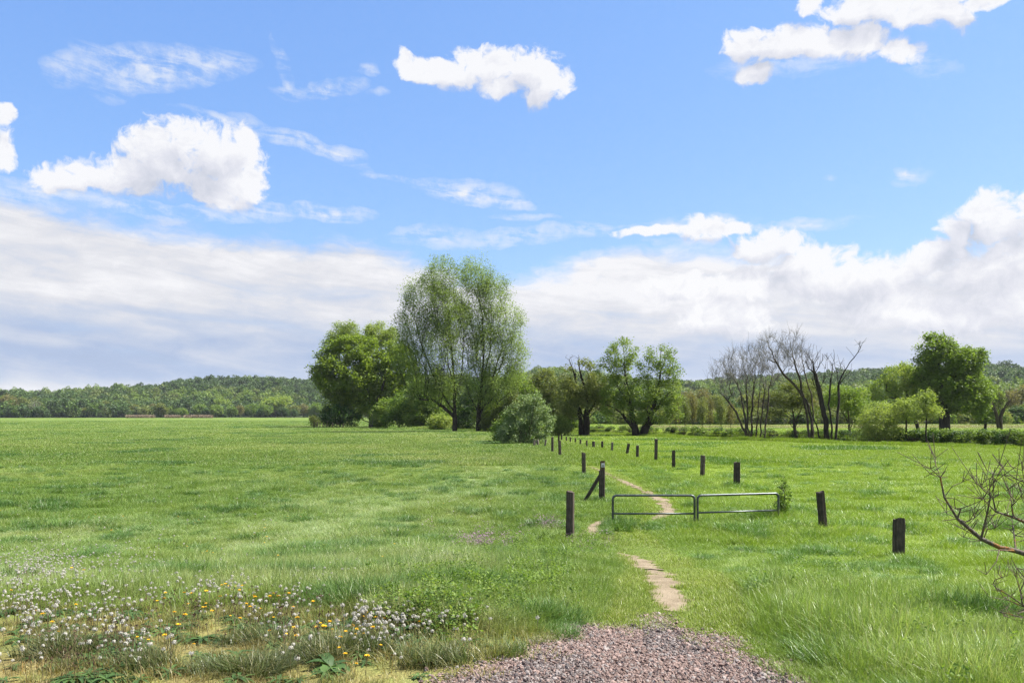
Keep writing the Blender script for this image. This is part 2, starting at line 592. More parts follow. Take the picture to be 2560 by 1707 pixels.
def make_ground_mat():
    m, nb, out = material('meadow_ground')
    pos = nb.new('ShaderNodeNewGeometry').outputs['Position']
    col, dry, n1, n2, n3 = meadow_colour(nb, pos)
    x, y, z = nb.sep(pos)
    fine = nb.noise(nb.comb(x, y, 0), 14.0, 4, 0.65)
    soil = nb.ramp(fine, [(0.35, (.030, .034, .014)), (0.55, (.048, .055, .020)), (0.75, (.075, .072, .032))])
    near = nb.smooth(y, 60.0, 260.0)
    thatch = nb.mix(0.55, soil, col)
    c = nb.mix(near, nb.mix(dry, thatch, col), nb.mix(1.0, col, (.66, .66, .66), 'MULTIPLY'))  # far ground darkened: self-shadow of the unmodelled sward put into its colour
    # earth of the stream banks
    c = nb.mix(nb.smooth(z, -0.15, -0.6), c, (.045, .034, .022))
    h = nb.add(nb.mul(fine, 0.5), nb.noise(nb.comb(x, y, 0), 3.0, 5, 0.7))
    principled(nb, out, c, 0.95, 0.1, h, 0.12, 0.7)
    return m


def blade_mat(name, gain=1.0, dryness=0.0, sheen=0.35, transl=0.35, tint=(1, 1, 1)):
    m, nb, out = material(name)
    geo = nb.new('ShaderNodeNewGeometry')
    oi = nb.new('ShaderNodeObjectInfo')
    col, dry, n1, n2, n3 = meadow_colour(nb, geo.outputs['Position'])
    r = nb.add(nb.mul(geo.outputs['Random Per Island'], 0.6), nb.mul(oi.outputs['Random'], 0.4))
    g = nb.ramp(r, [(0.0, (.70 * gain * tint[0], .74 * gain * tint[1], .85 * gain * tint[2])), (0.6, (gain * tint[0], gain * tint[1], gain * tint[2])), (1.0, (1.35 * gain * tint[0], 1.22 * gain * tint[1], 1.15 * gain * tint[2]))])
    col = nb.mix(1.0, col, g, 'MULTIPLY')
    straw = nb.m('GREATER_THAN', geo.outputs['Random Per Island'], 0.91 - dryness)
    col = nb.mix(nb.mul(straw, 0.75), col, (.30, .28, .15))
    p = principled(nb, None, col, 0.42, sheen)
    tr = nb.new('ShaderNodeBsdfTranslucent')
    nb.plug(tr.inputs[0], nb.mix(1.0, col, (1.35, 1.45, 0.8), 'MULTIPLY'))
    mx = nb.new('ShaderNodeMixShader')
    mx.inputs[0].default_value = transl
    nb.nt.links.new(p.outputs[0], mx.inputs[1])
    nb.nt.links.new(tr.outputs[0], mx.inputs[2])
    nb.nt.links.new(mx.outputs[0], out.inputs[0])
    return m


def dirt_mat():
    m, nb, out = material('trodden_earth')
    pos = nb.new('ShaderNodeNewGeometry').outputs['Position']
    n = nb.noise(pos, 2.5, 5, 0.6)
    f = nb.noise(pos, 30.0, 4, 0.7)
    c = nb.ramp(nb.add(nb.mul(n, 0.6), nb.mul(f, 0.4)), [(0.3, (.120, .092, .058)), (0.5, (.195, .155, .104)), (0.7, (.262, .214, .152))])
    principled(nb, out, c, 0.95, 0.1, nb.add(f, n), 0.03, 0.6)
    return m


def grit_mat():
    m, nb, out = material('gravel_bed')
    pos = nb.new('ShaderNodeNewGeometry').outputs['Position']
    f = nb.noise(pos, 55.0, 4, 0.7)
    principled(nb, out, nb.ramp(f, [(0.3, (.085, .060, .052)), (0.7, (.20, .145, .125))]), 0.95, 0.1, f, 0.02, 0.8)
    return m


M_GROUND = make_ground_mat()
M_DIRT = dirt_mat()
M_GRIT = grit_mat()

# ------------------------------------------------------------------ terrain
def axis(*parts):
    out = []
    for a, b, n in parts:
        out += list(np.linspace(a, b, n, endpoint=False))
    return np.array(out)


def grid_mesh(name, xs, ys, zf, mat):
    X, Y = np.meshgrid(xs, ys)
    Z = zf(X, Y)
    nx, ny = len(xs), len(ys)
    idx = np.arange(nx * ny).reshape(ny, nx)
    f = np.stack([idx[:-1, :-1], idx[:-1, 1:], idx[1:, 1:], idx[1:, :-1]], -1).reshape(-1, 4)
    return mesh_np(name, np.stack([X, Y, Z], -1).reshape(-1, 3), f, mat, smooth=True)


gx = axis((-9000, -1500, 6), (-1500, -200, 20), (-200, -12, 60), (-12, 12, 100), (12, 100, 120), (100, 200, 30), (200, 1500, 20), (1500, 9001, 7))
gy = axis((-400, -20, 8), (-20, 3, 12), (3, 30, 110), (30, 70, 50), (70, 190, 150), (190, 700, 60), (700, 2000, 20), (2000, 12001, 10))
tag(obj('ground', grid_mesh('ground', gx, gy, ground, M_GROUND)), kind='structure')


def drape(name, outline_px, mat, lift, jitter=0.06, res=0.12, seed=1):
    """a sheet lying on the ground inside an outline given on the ground, with a ragged edge"""
    P = np.array([at(px, py)[:2] for px, py in outline_px])
    rng = np.random.RandomState(seed)
    pts = []
    for a, b in zip(P, np.roll(P, -1, 0)):
        n = max(2, int(np.hypot(*(b - a)) / res))
        for k in range(n):
            q = a + (b - a) * k / n
            pts.append(q + (vnoise(q[0] + seed * 31, q[1], 2.1) - .5) * jitter * 3 * np.array([1, .6]) + (rng.rand(2) - .5) * jitter)
    import bmesh
    bm = bmesh.new()
    f = bm.faces.new([bm.verts.new((x, y, 0)) for x, y in pts])
    bmesh.ops.triangulate(bm, faces=[f])
    for _ in range(3):
        long_e = [e for e in bm.edges if e.calc_length() > 0.5]
        if long_e:
            bmesh.ops.subdivide_edges(bm, edges=long_e, cuts=1)
            bmesh.ops.triangulate(bm, faces=bm.faces[:])
    for v in bm.verts:
        v.co.z = float(ground(v.co.x, v.co.y)) + lift
    bmesh.ops.recalc_face_normals(bm, faces=bm.faces[:])
    for fc in bm.faces:
        if fc.normal.z < 0:
            fc.normal_flip()
    me = bpy.data.meshes.new(name)
    bm.to_mesh(me); bm.free()
    me.materials.append(mat)
    return tag(obj(name, me), kind='structure'), np.array(pts)


GRAVEL_PX = [(1060, 1722), (1180, 1683), (1255, 1652), (1330, 1628), (1370, 1592), (1440, 1552), (1500, 1562), (1560, 1572), (1605, 1565), (1632, 1533), (1668, 1545), (1700, 1582), (1750, 1594), (1830, 1598), (1868, 1612), (1845, 1628), (1835, 1640), (1900, 1648), (1975, 1655), (2040, 1690), (2090, 1722), (2100, 1850), (1000, 1850)]
_, GRAVEL_XY = drape('gravel_path', GRAVEL_PX, M_GRIT, 0.012, 0.05, 0.10, 3)
PATH_LINES = [   # centre lines with half widths in metres
    [(1684, 1532, .02), (1682, 1520, .15), (1672, 1490, .24), (1650, 1455, .24), (1632, 1430, .26), (1604, 1408, .26), (1570, 1392, .2), (1538, 1383, .08), (1525, 1380, .02)],
    [(1450, 1340, .02), (1458, 1336, .12), (1475, 1330, .28), (1490, 1320, .25), (1502, 1308, .2), (1510, 1300, .03)],
    [(1632, 1302, .02), (1640, 1297, .12), (1660, 1286, .22), (1672, 1274, .24), (1664, 1260, .24), (1648, 1246, .22), (1618, 1231, .20), (1580, 1214, .2), (1548, 1199, .18), (1515, 1182, .17), (1490, 1172, .16), (1470, 1163, .14), (1462, 1152, .10)],
]
PATHS_XY = []
for line in PATH_LINES:
    P = np.array([at(px, py)[:2] for px, py, w in line])
    W = 1.18 * np.array([w for _, _, w in line])
    t = np.linspace(0, len(P) - 1, (len(P) - 1) * 8 + 1)
    i = np.minimum(t.astype(int), len(P) - 2)
    u = (t - i)[:, None]
    g = np.gradient(P, axis=0)
    p0, p1, m0, m1 = P[i], P[i + 1], g[i], g[i + 1]
    C = (2 * u**3 - 3 * u**2 + 1) * p0 + (u**3 - 2 * u**2 + u) * m0 + (-2 * u**3 + 3 * u**2) * p1 + (u**3 - u**2) * m1
    PATHS_XY.append((C, np.interp(t, np.arange(len(P)), W)))


def worn(x, y):
    """how deep inside the trodden line a point lies, in half widths (below 1 = bare), with a frayed margin"""
    d = np.full(np.shape(x), 9.0)
    for C, w in PATHS_XY:
        for k in range(len(C)):
            d = np.minimum(d, np.hypot(x - C[k, 0], y - C[k, 1]) / max(w[k], 0.02))
    return d + 0.9 * (vnoise(x, y, 2.6) - 0.5) + 0.55 * (vnoise(x + 7, y, 8.0) - 0.5) + 0.35 * (vnoise(x, y + 3, 20.0) - 0.5)


_pv, _pf, _nv = [], [], 0
for C, w in PATHS_XY:
    lo, hi = C.min(0) - 0.7, C.max(0) + 0.7
    s = 0.028 if C[:, 1].max() < 26 else 0.05
    X, Y = np.meshgrid(np.arange(lo[0], hi[0], s), np.arange(lo[1], hi[1], s))
    near_ = np.zeros(X.shape, bool)
    for k in range(len(C)):
        near_ |= np.hypot(X - C[k, 0], Y - C[k, 1]) < w[k] * 1.9 + 0.05
    D = np.full(X.shape, 9.0)
    D[near_] = worn(X[near_], Y[near_])
    Z = ground(X, Y) + 0.016 + 0.016 * (vnoise(X, Y, 5.0) - 0.5) + 0.010 * (vnoise(X, Y, 16.0) - 0.5) - 0.014 * np.clip(D - 0.75, 0, 0.5)
    idx = np.arange(X.size).reshape(X.shape)
    q = np.stack([idx[:-1, :-1], idx[:-1, 1:], idx[1:, 1:], idx[1:, :-1]], -1).reshape(-1, 4)
    q = q[(D.ravel()[q] < 1.0).all(1)]
    used = np.unique(q)
    remap = np.full(X.size, -1); remap[used] = np.arange(len(used)) + _nv
    _pv.append(np.stack([X.ravel()[used], Y.ravel()[used], Z.ravel()[used]], -1))
    _pf.append(remap[q])
    _nv += len(used)
tag(obj('footpath', mesh_np('footpath', np.concatenate(_pv), np.concatenate(_pf), M_DIRT, True)), kind='structure')


# stream water
m, nb, out = material('stream_water')
principled(nb, out, (.02, .025, .02), 0.08, 0.5, nb.noise(nb.new('ShaderNodeNewGeometry').outputs['Position'], 1.5, 3), 0.02, 0.3)
_R = np.array(RIVER, float)
_T = np.gradient(_R, axis=0); _T /= np.linalg.norm(_T, axis=1)[:, None]
_N = np.stack([-_T[:, 1], _T[:, 0]], 1)
_v = np.concatenate([np.column_stack([_R + _N * 3.6, np.full(len(_R), -1.75)]), np.column_stack([_R - _N * 3.6, np.full(len(_R), -1.75)])])
_n = len(_R)
tag(obj('stream', mesh_np('stream', _v, np.array([(i, i + 1, _n + i + 1, _n + i) for i in range(_n - 1)]), m)), kind='structure')

# hills
HILL_L = [(-900, 1011), (-300, 1003), (0, 1001), (130, 1000), (220, 992), (330, 987), (400, 984), (440, 974), (510, 966), (600, 962), (680, 963), (760, 968), (820, 963), (950, 959), (1100, 956), (1250, 961), (1350, 971), (1500, 996), (1700, 1021), (1900, 1041)]
HILL_R = [(900, 1053), (1100, 997), (1250, 967), (1340, 952), (1400, 955), (1500, 967), (1620, 979), (1720, 981), (1800, 979), (1900, 972), (2000, 962), (2130, 951), (2270, 943), (2480, 941), (2560, 948), (2800, 942), (3400, 947), (4200, 997)]


def hill_fn(profile, ridge_r, foot_r):
    A = np.array([math.atan((p[0] - CX) / F) for p in profile])
    Hh = np.array([(HY - p[1]) / F * math.cos(a) * ridge_r + CAMZ for p, a in zip(profile, A)])

    def f(x, y):
        a, r = np.arctan2(x, y), np.hypot(x, y)
        hh = np.interp(a, A, Hh)
        z = hh * (sm(r, foot_r, ridge_r) ** 0.8) * (1 - 0.5 * sm(r, ridge_r, ridge_r * 1.6))
        return z + (vnoise(x, y, 1 / 160.0) - 0.5) * 14 * sm(r, foot_r + 60, ridge_r - 150) * (1 - sm(r, ridge_r - 200, ridge_r)) - 0.5
    return f


hill_left = hill_fn(HILL_L, 1500.0, 880.0)
hill_right = hill_fn(HILL_R, 1350.0, 520.0)
m_floor, nb, out = material('forest_floor')
principled(nb, out, nb.ramp(nb.noise(nb.new('ShaderNodeNewGeometry').outputs['Position'], 0.05, 4), [(0.3, (.030, .045, .016)), (0.7, (.05, .07, .024))]), 0.95, 0.1)


def polar_hill(name, fn, a0, a1, r0, r1):
    a = np.linspace(a0, a1, 120)
    r = np.linspace(r0, r1, 60)
    Ag, Rg = np.meshgrid(a, r)
    X, Y = np.sin(Ag) * Rg, np.cos(Ag) * Rg
    idx = np.arange(X.size).reshape(X.shape)
    f = np.stack([idx[:-1, :-1], idx[:-1, 1:], idx[1:, 1:], idx[1:, :-1]], -1).reshape(-1, 4)
    return tag(obj(name, mesh_np(name, np.stack([X, Y, fn(X, Y)], -1).reshape(-1, 3), f, m_floor, True)), kind='structure')


polar_hill('hill', hill_left, -0.95, 0.30, 860, 2400)
polar_hill('hill', hill_right, -0.18, 0.95, 500, 2200)

# ------------------------------------------------------------------ trees
def skeleton(rng, trunks, targets, step=0.8, rise=0.6, wander=0.12, pathw=0.25, tip_r=0.02, base_r=None, slope_w=1.0):
    """branch network: trunk polylines first, then every target point is joined to the cheapest point of what has grown so far"""
    pos, par, plen, floor = [], [], [], []
    low0 = min(tr[0][2] for tr in trunks)
    for tr in trunks:
        tr = np.asarray(tr, float)
        last = -1
        seg = np.linalg.norm(np.diff(tr, axis=0), axis=1)
        cum = np.concatenate([[0], np.cumsum(seg)])
        grounded = tr[0][2] < low0 + 0.5
        for k in range(len(tr) - 1):
            n = max(1, int(np.linalg.norm(tr[k + 1] - tr[k]) / step))
            for j in range(0 if (k == 0) else 1, n + 1):
                p = tr[k] + (tr[k + 1] - tr[k]) * j / n
                if j not in (0,):
                    p = p + rng.randn(3) * wander * 0.35
                if last == -1 and pos:
                    d = [np.linalg.norm(q - p) for q in pos]
                    i = int(np.argmin(d))
                    if d[i] < 0.3 * step + 0.05 or not grounded:
                        last = i
                        continue
                floor.append((0.5 if grounded else 0.33) * (1 - 0.9 * (cum[k] + seg[k] * j / n) / cum[-1]))
                pos.append(p); par.append(last); plen.append(0 if last < 0 else plen[last] + np.linalg.norm(p - pos[last]))
                last = len(pos) - 1
    ntr = len(pos)
    T = np.asarray(targets, float)
    base = np.array(pos)
    d0 = np.array([np.min(np.linalg.norm(base - t, axis=1)) for t in T])
    cap = ntr + len(T) * 60
    A = np.zeros((cap, 3)); A[:ntr] = base
    L = np.zeros(cap); L[:ntr] = plen
    low = min(p[2] for p in pos)
    minz = np.zeros(cap)
    n = ntr
    tips = []
    for t in T[np.argsort(d0)]:
        V = t - A[:n]
        d = np.linalg.norm(V, axis=1)
        hor = np.hypot(V[:, 0], V[:, 1])
        c = d + pathw * L[:n] + slope_w * np.maximum(0, hor * rise - V[:, 2]) + 3.0 * np.maximum(0, -V[:, 2] - 0.35 * hor)
        c[:n][A[:n, 2] < low + 0.6] += 3
        i = int(np.argmin(c))
        if d[i] < step * 0.25:
            continue
        k = max(1, int(d[i] / step))
        k = min(k, 50)
        pv = A[par[i]] if par[i] >= 0 else A[i] - (0, 0, 1)
        pd = A[i] - pv
        pd = pd / (np.linalg.norm(pd) + 1e-6)
        last = i
        src = A[i].copy()
        bow = rng.randn(3) * 0.06 * d[i]
        for j in range(1, k + 1):
            s = j / k
            p = src + (t - src) * s + (pd * d[i] * 0.30 + bow) * s * (1 - s)
            if j < k:
                p = p + rng.randn(3) * wander * min(1, d[i] / 3)
            if n >= cap: break
            A[n] = p
            par.append(last)
            L[n] = L[last] + np.linalg.norm(p - A[last])
            last = n
            n += 1
        tips.append(last)
    A = A[:n]
    par = np.array(par[:n])
    cnt = np.zeros(n)
    has = np.zeros(n, bool)
    has[par[par >= 0]] = True
    cnt[~has] = 1
    for i in range(n - 1, -1, -1):
        if par[i] >= 0:
            cnt[par[i]] += cnt[i]
    N = max(cnt.max(), 2)
    e = math.log(N) / math.log((base_r or tip_r * 12) / tip_r)
    R = tip_r * cnt ** (1 / e)
    R[:ntr] = np.maximum(R[:ntr], np.maximum(np.array(floor) * (base_r or tip_r * 12), tip_r))
    return A, par, R


def tubes(A, par, R, mask, sides):
    """tapered tubes for the chosen edges"""
    e = np.where(mask & (par >= 0))[0]
    if not len(e):
        return np.zeros((0, 3)), np.zeros((0, 4), int)
    p0, p1 = A[par[e]], A[e]
    r1 = R[e]
    r0 = np.minimum(R[par[e]], r1 * 1.35)
    d = p1 - p0
    l = np.linalg.norm(d, axis=1)[:, None] + 1e-9
    d = d / l
    p0 = p0 - d * np.minimum(r0[:, None] * 0.4, l * 0.3)
    ref = np.where(np.abs(d[:, 2:3]) > 0.9, np.array([[1., 0, 0]]), np.array([[0, 0, 1.]]))
    u = np.cross(d, ref); u /= np.linalg.norm(u, axis=1)[:, None]
    w = np.cross(d, u)
    ang = np.arange(sides) * 2 * math.pi / sides
    ring = u[:, None, :] * np.cos(ang)[None, :, None] + w[:, None, :] * np.sin(ang)[None, :, None]
    v0 = p0[:, None] + ring * r0[:, None, None]
    v1 = p1[:, None] + ring * r1[:, None, None]
    V = np.concatenate([v0, v1], 1).reshape(-1, 3)
    k = np.arange(sides)
    f = np.stack([k, (k + 1) % sides, (k + 1) % sides + sides, k + sides], -1)
    Fc = (f[None] + (np.arange(len(e)) * 2 * sides)[:, None, None]).reshape(-1, 4)
    return V, Fc


def leaf_quads(rng, C, size, flat=0.0, aspect=0.6, var=0.45, face=None):
    """pointed leaf-shaped quads around the given centres, random directions"""
    n = len(C)
    s = size * (1 + var * (rng.rand(n) * 2 - 1))
    nrm = rng.randn(n, 3)
    nrm[:, 2] = np.abs(nrm[:, 2]) * (1 + flat) + 0.2 * flat
    nrm /= np.linalg.norm(nrm, axis=1)[:, None]
    t = rng.randn(n, 3)
    t -= nrm * (t * nrm).sum(1)[:, None]
    t /= np.linalg.norm(t, axis=1)[:, None]
    b = np.cross(nrm, t)
    h = (s / 2)[:, None]
    bend = nrm * h * 0.25
    v = np.stack([C - t * h, C + b * h * aspect - t * h * .1 + bend, C + t * h, C - b * h * aspect - t * h * .1 + bend], 1).reshape(-1, 3)
    return v, np.arange(n * 4).reshape(n, 4)


def in_lobes(rng, lobes, n, shell=0.5):
    """random points in a union of ellipsoids (centre xyz, radii xyz), pushed outwards"""
    vol = np.array([l[3] * l[4] * l[5] for l in lobes]) ** 0.8
    pick = rng.choice(len(lobes), n, p=vol / vol.sum())
    L = np.array(lobes)[pick]
    d = rng.randn(n, 3)
    d /= np.linalg.norm(d, axis=1)[:, None]
    r = rng.rand(n) ** (1 / 3.0)
    r = r * (1 - shell) + shell * rng.rand(n) ** 0.15
    return L[:, :3] + d * r[:, None] * L[:, 3:6]


M_BARK = bark('grey_brown_bark', (.035, .028, .020), (.085, .070, .052))
M_BARK_DARK = bark('dark_bark', (.018, .015, .012), (.05, .042, .032))
M_BARK_PALE = bark('pale_bark', (.10, .092, .075), (.20, .185, .150))
M_TWIG = bark('grey_twigs', (.095, .090, .078), (.185, .172, .145), 1.0)

L_CHESTNUT = leafy('chestnut_leaves', (.068, .108, .014), (.130, .188, .024), (.210, .275, .040), 0.38, 0.35)
L_OAK = leafy('oak_leaves', (.062, .104, .018), (.110, .168, .028), (.170, .240, .042), 0.40, 0.4)
L_POPLAR = leafy('poplar_leaves', (.105, .150, .038), (.175, .240, .060), (.25, .32, .10), 0.42, 0.25)
L_PALE = leafy('young_pale_leaves', (0.135, 0.182, 0.041), (0.209, 0.270, 0.061), (0.297, 0.344, 0.095), 0.40, 0.4)
L_WILLOW = leafy('willow_leaves', (0.088, 0.142, 0.027), (0.155, 0.223, 0.041), (0.257, 0.304, 0.068), 0.38, 0.35)
L_SILVER = leafy('silver_leaves', (.080, .130, .038), (.150, .215, .080), (.31, .37, .22), 0.30, 0.7)
L_UNDER = leafy('undergrowth_leaves', (0.061, 0.115, 0.020), (0.121, 0.189, 0.032), (0.203, 0.263, 0.054), 0.38, 0.4)
L_OLIVE = leafy('olive_leaves', (0.081, 0.105, 0.030), (0.135, 0.162, 0.046), (0.203, 0.216, 0.074), 0.38, 0.4)
L_RUST = leafy('bronze_young_leaves', (.095, .090, .034), (.150, .138, .050), (.205, .190, .075), 0.38, 0.4)
L_DARK = leafy('dark_green_leaves', (0.027, 0.061, 0.016), (0.051, 0.101, 0.024), (0.081, 0.142, 0.035), 0.28, 0.5)


def px_lobes(lobes, Y, bx, by, bz, depth=0.85, rng=None):
    """lobes given on the photo (px, py, rx, ry[, dy metres]) -> ellipsoids local to the tree's base"""
    out = []
    for l in lobes:
        x = (l[0] - CX) / F * Y - bx
        z = CAMZ - (l[1] - HY) / F * Y - bz
        rx, rz = l[2] / F * Y, l[3] / F * Y
        dy = l[4] if len(l) > 4 else 0.0
        out.append((x, dy, z, rx, max(rx, rz * 0.6) * depth, rz))
    return out


def build_tree(name, label, cat, Y, base_px, trunks_px, lobes_px, leaf, n_targets=260, leaves_per=40, leaf_size=0.35, spread=0.55, rise=0.5, bark_m=None,
               base_r=0.4, tip_r=0.018, group=None, seed=1, shell=0.5, leafy_frac=1.0, step=0.8, depth=0.85, twig_split=None, wander=0.12, pathw=0.25, extra_twigs=0,
               aspect=0.6, flat=0.3, dead_lobes=None, slope_w=1.0, base_z=None):
    rng = np.random.RandomState(seed)
    bx, by, bz = at_d(base_px, Y)
    if base_z is not None: bz = base_z
    root = empty(name, (bx, by, bz - 0.05))
    tag(root, label, cat, group)
    trunks = []
    for tr in trunks_px:
        pts = []
        for q in tr:
            x = (q[0] - CX) / F * Y - bx
            z = CAMZ - (q[1] - HY) / F * Y - bz
            if not pts and CAMZ - (q[1] - HY) / F * Y < 0.7:
                x, z = x * 0.85, -0.15                      # stems start in the soil, whatever the bank does there
            pts.append((x, q[2] if len(q) > 2 else 0.0, max(z, -0.15)))
        trunks.append(pts)
    lobes = px_lobes(lobes_px, Y, bx, by, bz, depth)
    T = in_lobes(rng, lobes, n_targets, shell)
    nleafy = n_targets
    if dead_lobes:
        T = np.concatenate([T, in_lobes(rng, px_lobes(dead_lobes, Y, bx, by, bz, depth), max(20, n_targets // 3), 0.7)])
    A, par, R = skeleton(rng, trunks, T, step, rise, wander, pathw, tip_r, base_r, slope_w)
    if extra_twigs:
        thin = np.where(R < tip_r * 3.2)[0]
        src = thin[rng.randint(0, len(thin), extra_twigs)]
        dirn = A[src] - A[np.maximum(par[src], 0)]
        dirn /= np.linalg.norm(dirn, axis=1)[:, None] + 1e-6
        ln = step * (0.7 + 1.0 * rng.rand(extra_twigs))[:, None]
        e1 = A[src] + (dirn * 0.7 + rng.randn(extra_twigs, 3) * 0.42 + (0, 0, 0.30)) * ln
        A = np.concatenate([A, e1]); par = np.concatenate([par, src]); R = np.concatenate([R, np.full(extra_twigs, tip_r * 0.75)])
    split = twig_split or max(tip_r * 4.0, base_r * 0.16)
    bm_ = bark_m or M_BARK
    V, Fc = tubes(A, par, R, R >= split, 7)
    obj('trunk', mesh_np('trunk', V, Fc, bm_, True), root)
    V2, F2 = tubes(A, par, R, R < split, 3)
    if leaf is None or leaves_per == 0:
        obj('branches', mesh_np('branches', V2, F2, M_TWIG if bark_m is None else bm_, True), root)
        return root
    obj('branches', mesh_np('branches', V2, F2, bm_, True), root)
    # leaves sit on the thin wood that lies inside a leafy lobe
    cand = np.where(R < tip_r * 3.0)[0]
    Lb = np.array(lobes)
    q = ((A[cand][:, None, :] - Lb[None, :, :3]) / (Lb[None, :, 3:6] * 1.12)) ** 2
    cand = cand[q.sum(-1).min(1) < 1.0]
    if leafy_frac < 1.0:
        keep = vnoise(A[cand][:, 0] * 1.0 + seed, A[cand][:, 2], 0.45) < leafy_frac
        cand = cand[keep]
    n = int(n_targets * leaves_per)
    pick = cand[rng.randint(0, len(cand), n)]
    C = A[pick] + rng.randn(n, 3) * spread * np.array([1, 1, 0.8])
    C = C[C[:, 2] > 0.15]
    v, f = leaf_quads(rng, C, leaf_size, flat, aspect)
    obj('crown', mesh_np('crown', v, f, leaf), root)
    return root


# --- the big group left of the path
build_tree('broadleaf_tree', 'dense dark green tree with a wide dome, left end of the tall group', 'tree', 205, 935,
           [[(930, 1070), (928, 1020), (915, 960), (900, 900), (890, 860)], [(930, 1050), (945, 1000), (965, 940), (975, 880)], [(928, 1030), (880, 980), (850, 930)]],
           [(880, 876, 60, 38), (840, 905, 55, 45), (932, 892, 66, 50), (985, 902, 52, 50), (815, 950, 30, 40), (1015, 935, 38, 45), (870, 950, 85, 65), (950, 960, 75, 60), (830, 1000, 45, 38), (900, 1010, 75, 40), (970, 1010, 45, 30), (800, 925, 26, 18)],
           L_CHESTNUT, 430, 95, 0.62, 0.75, 0.25, M_BARK_DARK, 0.9, 0.03, seed=11, shell=0.62, flat=1.2)
build_tree('pale_tree', 'thin pale yellow-green crown rising behind the dark dome at its left', 'tree', 226, 850,
           [[(850, 1066), (850, 950), (848, 850)]], [(850, 845, 34, 40), (880, 830, 30, 26), (830, 870, 25, 30)], L_PALE, 160, 80, 0.35, 0.6, 1.2, M_BARK_PALE, 0.3, 0.02, seed=12, group='pale crowns behind the dark dome')
build_tree('pale_tree', 'pale yellow-green crown behind the dark dome, on the side of the tallest tree', 'tree', 226, 955,
           [[(955, 1066), (955, 950), (955, 850)]], [(945, 838, 36, 36), (975, 855, 30, 40), (920, 860, 26, 25)], L_PALE, 160, 85, 0.38, 0.6, 1.2, M_BARK_PALE, 0.3, 0.02, seed=13, group='pale crowns behind the dark dome')
build_tree('poplar_tree', 'tallest tree, airy oval crown of ascending branches, left trunk of the pair', 'tree', 147, 1137,
           [[(1137, 1082), (1137, 1030), (1135, 960), (1130, 880), (1120, 780), (1112, 690)], [(1136, 1030), (1110, 990), (1080, 930), (1050, 850), (1040, 800)], [(1137, 1040), (1100, 1010), (1060, 985)], [(1137, 990), (1155, 930), (1160, 850), (1155, 760)]],
           [(1108, 690, 46, 58), (1060, 740, 55, 60), (1110, 780, 60, 80), (1030, 820, 48, 70), (1090, 870, 70, 80), (1020, 890, 38, 50), (1060, 950, 50, 55), (1120, 950, 50, 60), (1138, 800, 40, 60), (1085, 990, 40, 30)],
           L_POPLAR, 1150, 56, 0.235, 0.60, 2.6, M_BARK_DARK, 0.48, 0.016, seed=21, shell=0.25, pathw=0.06, slope_w=1.8, wander=0.07, aspect=0.55, group='two tall airy trees')
build_tree('poplar_tree', 'tall airy tree of ascending branches, right trunk of the pair', 'tree', 150, 1195,
           [[(1195, 1080), (1197, 1020), (1205, 960), (1210, 880), (1205, 790), (1195, 690)], [(1197, 1010), (1230, 950), (1255, 870), (1262, 800)], [(1197, 1030), (1170, 980), (1160, 940)], [(1203, 960), (1225, 880), (1230, 770)]],
           [(1190, 690, 48, 55), (1235, 740, 45, 60), (1190, 780, 50, 80), (1270, 820, 45, 70), (1215, 870, 60, 80), (1290, 900, 34, 60), (1250, 960, 55, 55), (1190, 950, 45, 60), (1230, 1000, 40, 26)],
           L_POPLAR, 1050, 56, 0.235, 0.60, 2.6, M_BARK_DARK, 0.46, 0.016, seed=22, shell=0.25, pathw=0.06, slope_w=1.8, wander=0.07, aspect=0.55, group='two tall airy trees')

# undergrowth and shrubs under the tall trees
def shrub(name, label, cat, Y, px, lobes, leaf, n=90, per=60, size=0.32, spread=0.5, seed=1, group=None, bark_m=None, stems=4, base_r=0.10, frac=1.0, tip=0.012, rise=0.4, shell=0.45, depth=0.85):
    yb = HY + (CAMZ - float(ground((px - CX) / F * Y, Y))) / Y * F
    rng = np.random.RandomState(seed + 900)
    cx_m, cy_m = np.mean([l[0] for l in lobes]), np.mean([l[1] for l in lobes])
    tr = []
    for k in range(stems):
        o = (k / max(1, stems - 1) - 0.5) if stems > 1 else 0
        l = lobes[rng.randint(len(lobes))]
        tr.append([(px + o * 6, yb, rng.randn() * 0.2), ((px + l[0]) / 2 + o * 14, (yb + l[1]) / 2, rng.randn() * 0.4), (l[0] + o * 10, l[1], rng.randn() * 0.5)])
    return build_tree(name, label, cat, Y, px, tr, lobes, leaf, n, per, size, spread, rise, bark_m, base_r, tip, group, seed, shell, frac, step=0.5, depth=depth)


G_UNDER = 'shrubs under the tall trees'
shrub('shrub', 'bright green shrub at the right foot of the dark dome tree', 'shrub', 185, 1000, [(1000, 1020, 34, 38), (985, 1045, 30, 22), (1030, 1040, 26, 26)], L_UNDER, 90, 70, 0.4, 0.5, 31, G_UNDER)
shrub('shrub', 'bushy green shrub between the dark dome and the tallest trunk', 'shrub', 180, 1075, [(1070, 1010, 36, 48), (1050, 1040, 36, 26), (1100, 1035, 28, 34), (1040, 985, 26, 28)], L_UNDER, 120, 70, 0.4, 0.5, 32, G_UNDER)
shrub('shrub', 'dark shrub filling the gap between the two tall trunks', 'shrub', 175, 1170, [(1165, 1030, 30, 48), (1155, 1058, 26, 20), (1180, 985, 26, 40)], L_DARK, 90, 70, 0.4, 0.5, 33, G_UNDER)
shrub('shrub', 'tall green shrub behind the right-hand tall trunk', 'shrub', 178, 1240, [(1240, 985, 44, 60), (1270, 960, 32, 46), (1225, 1040, 36, 34), (1290, 1010, 30, 50)], L_UNDER, 150, 70, 0.4, 0.55, 34, G_UNDER)
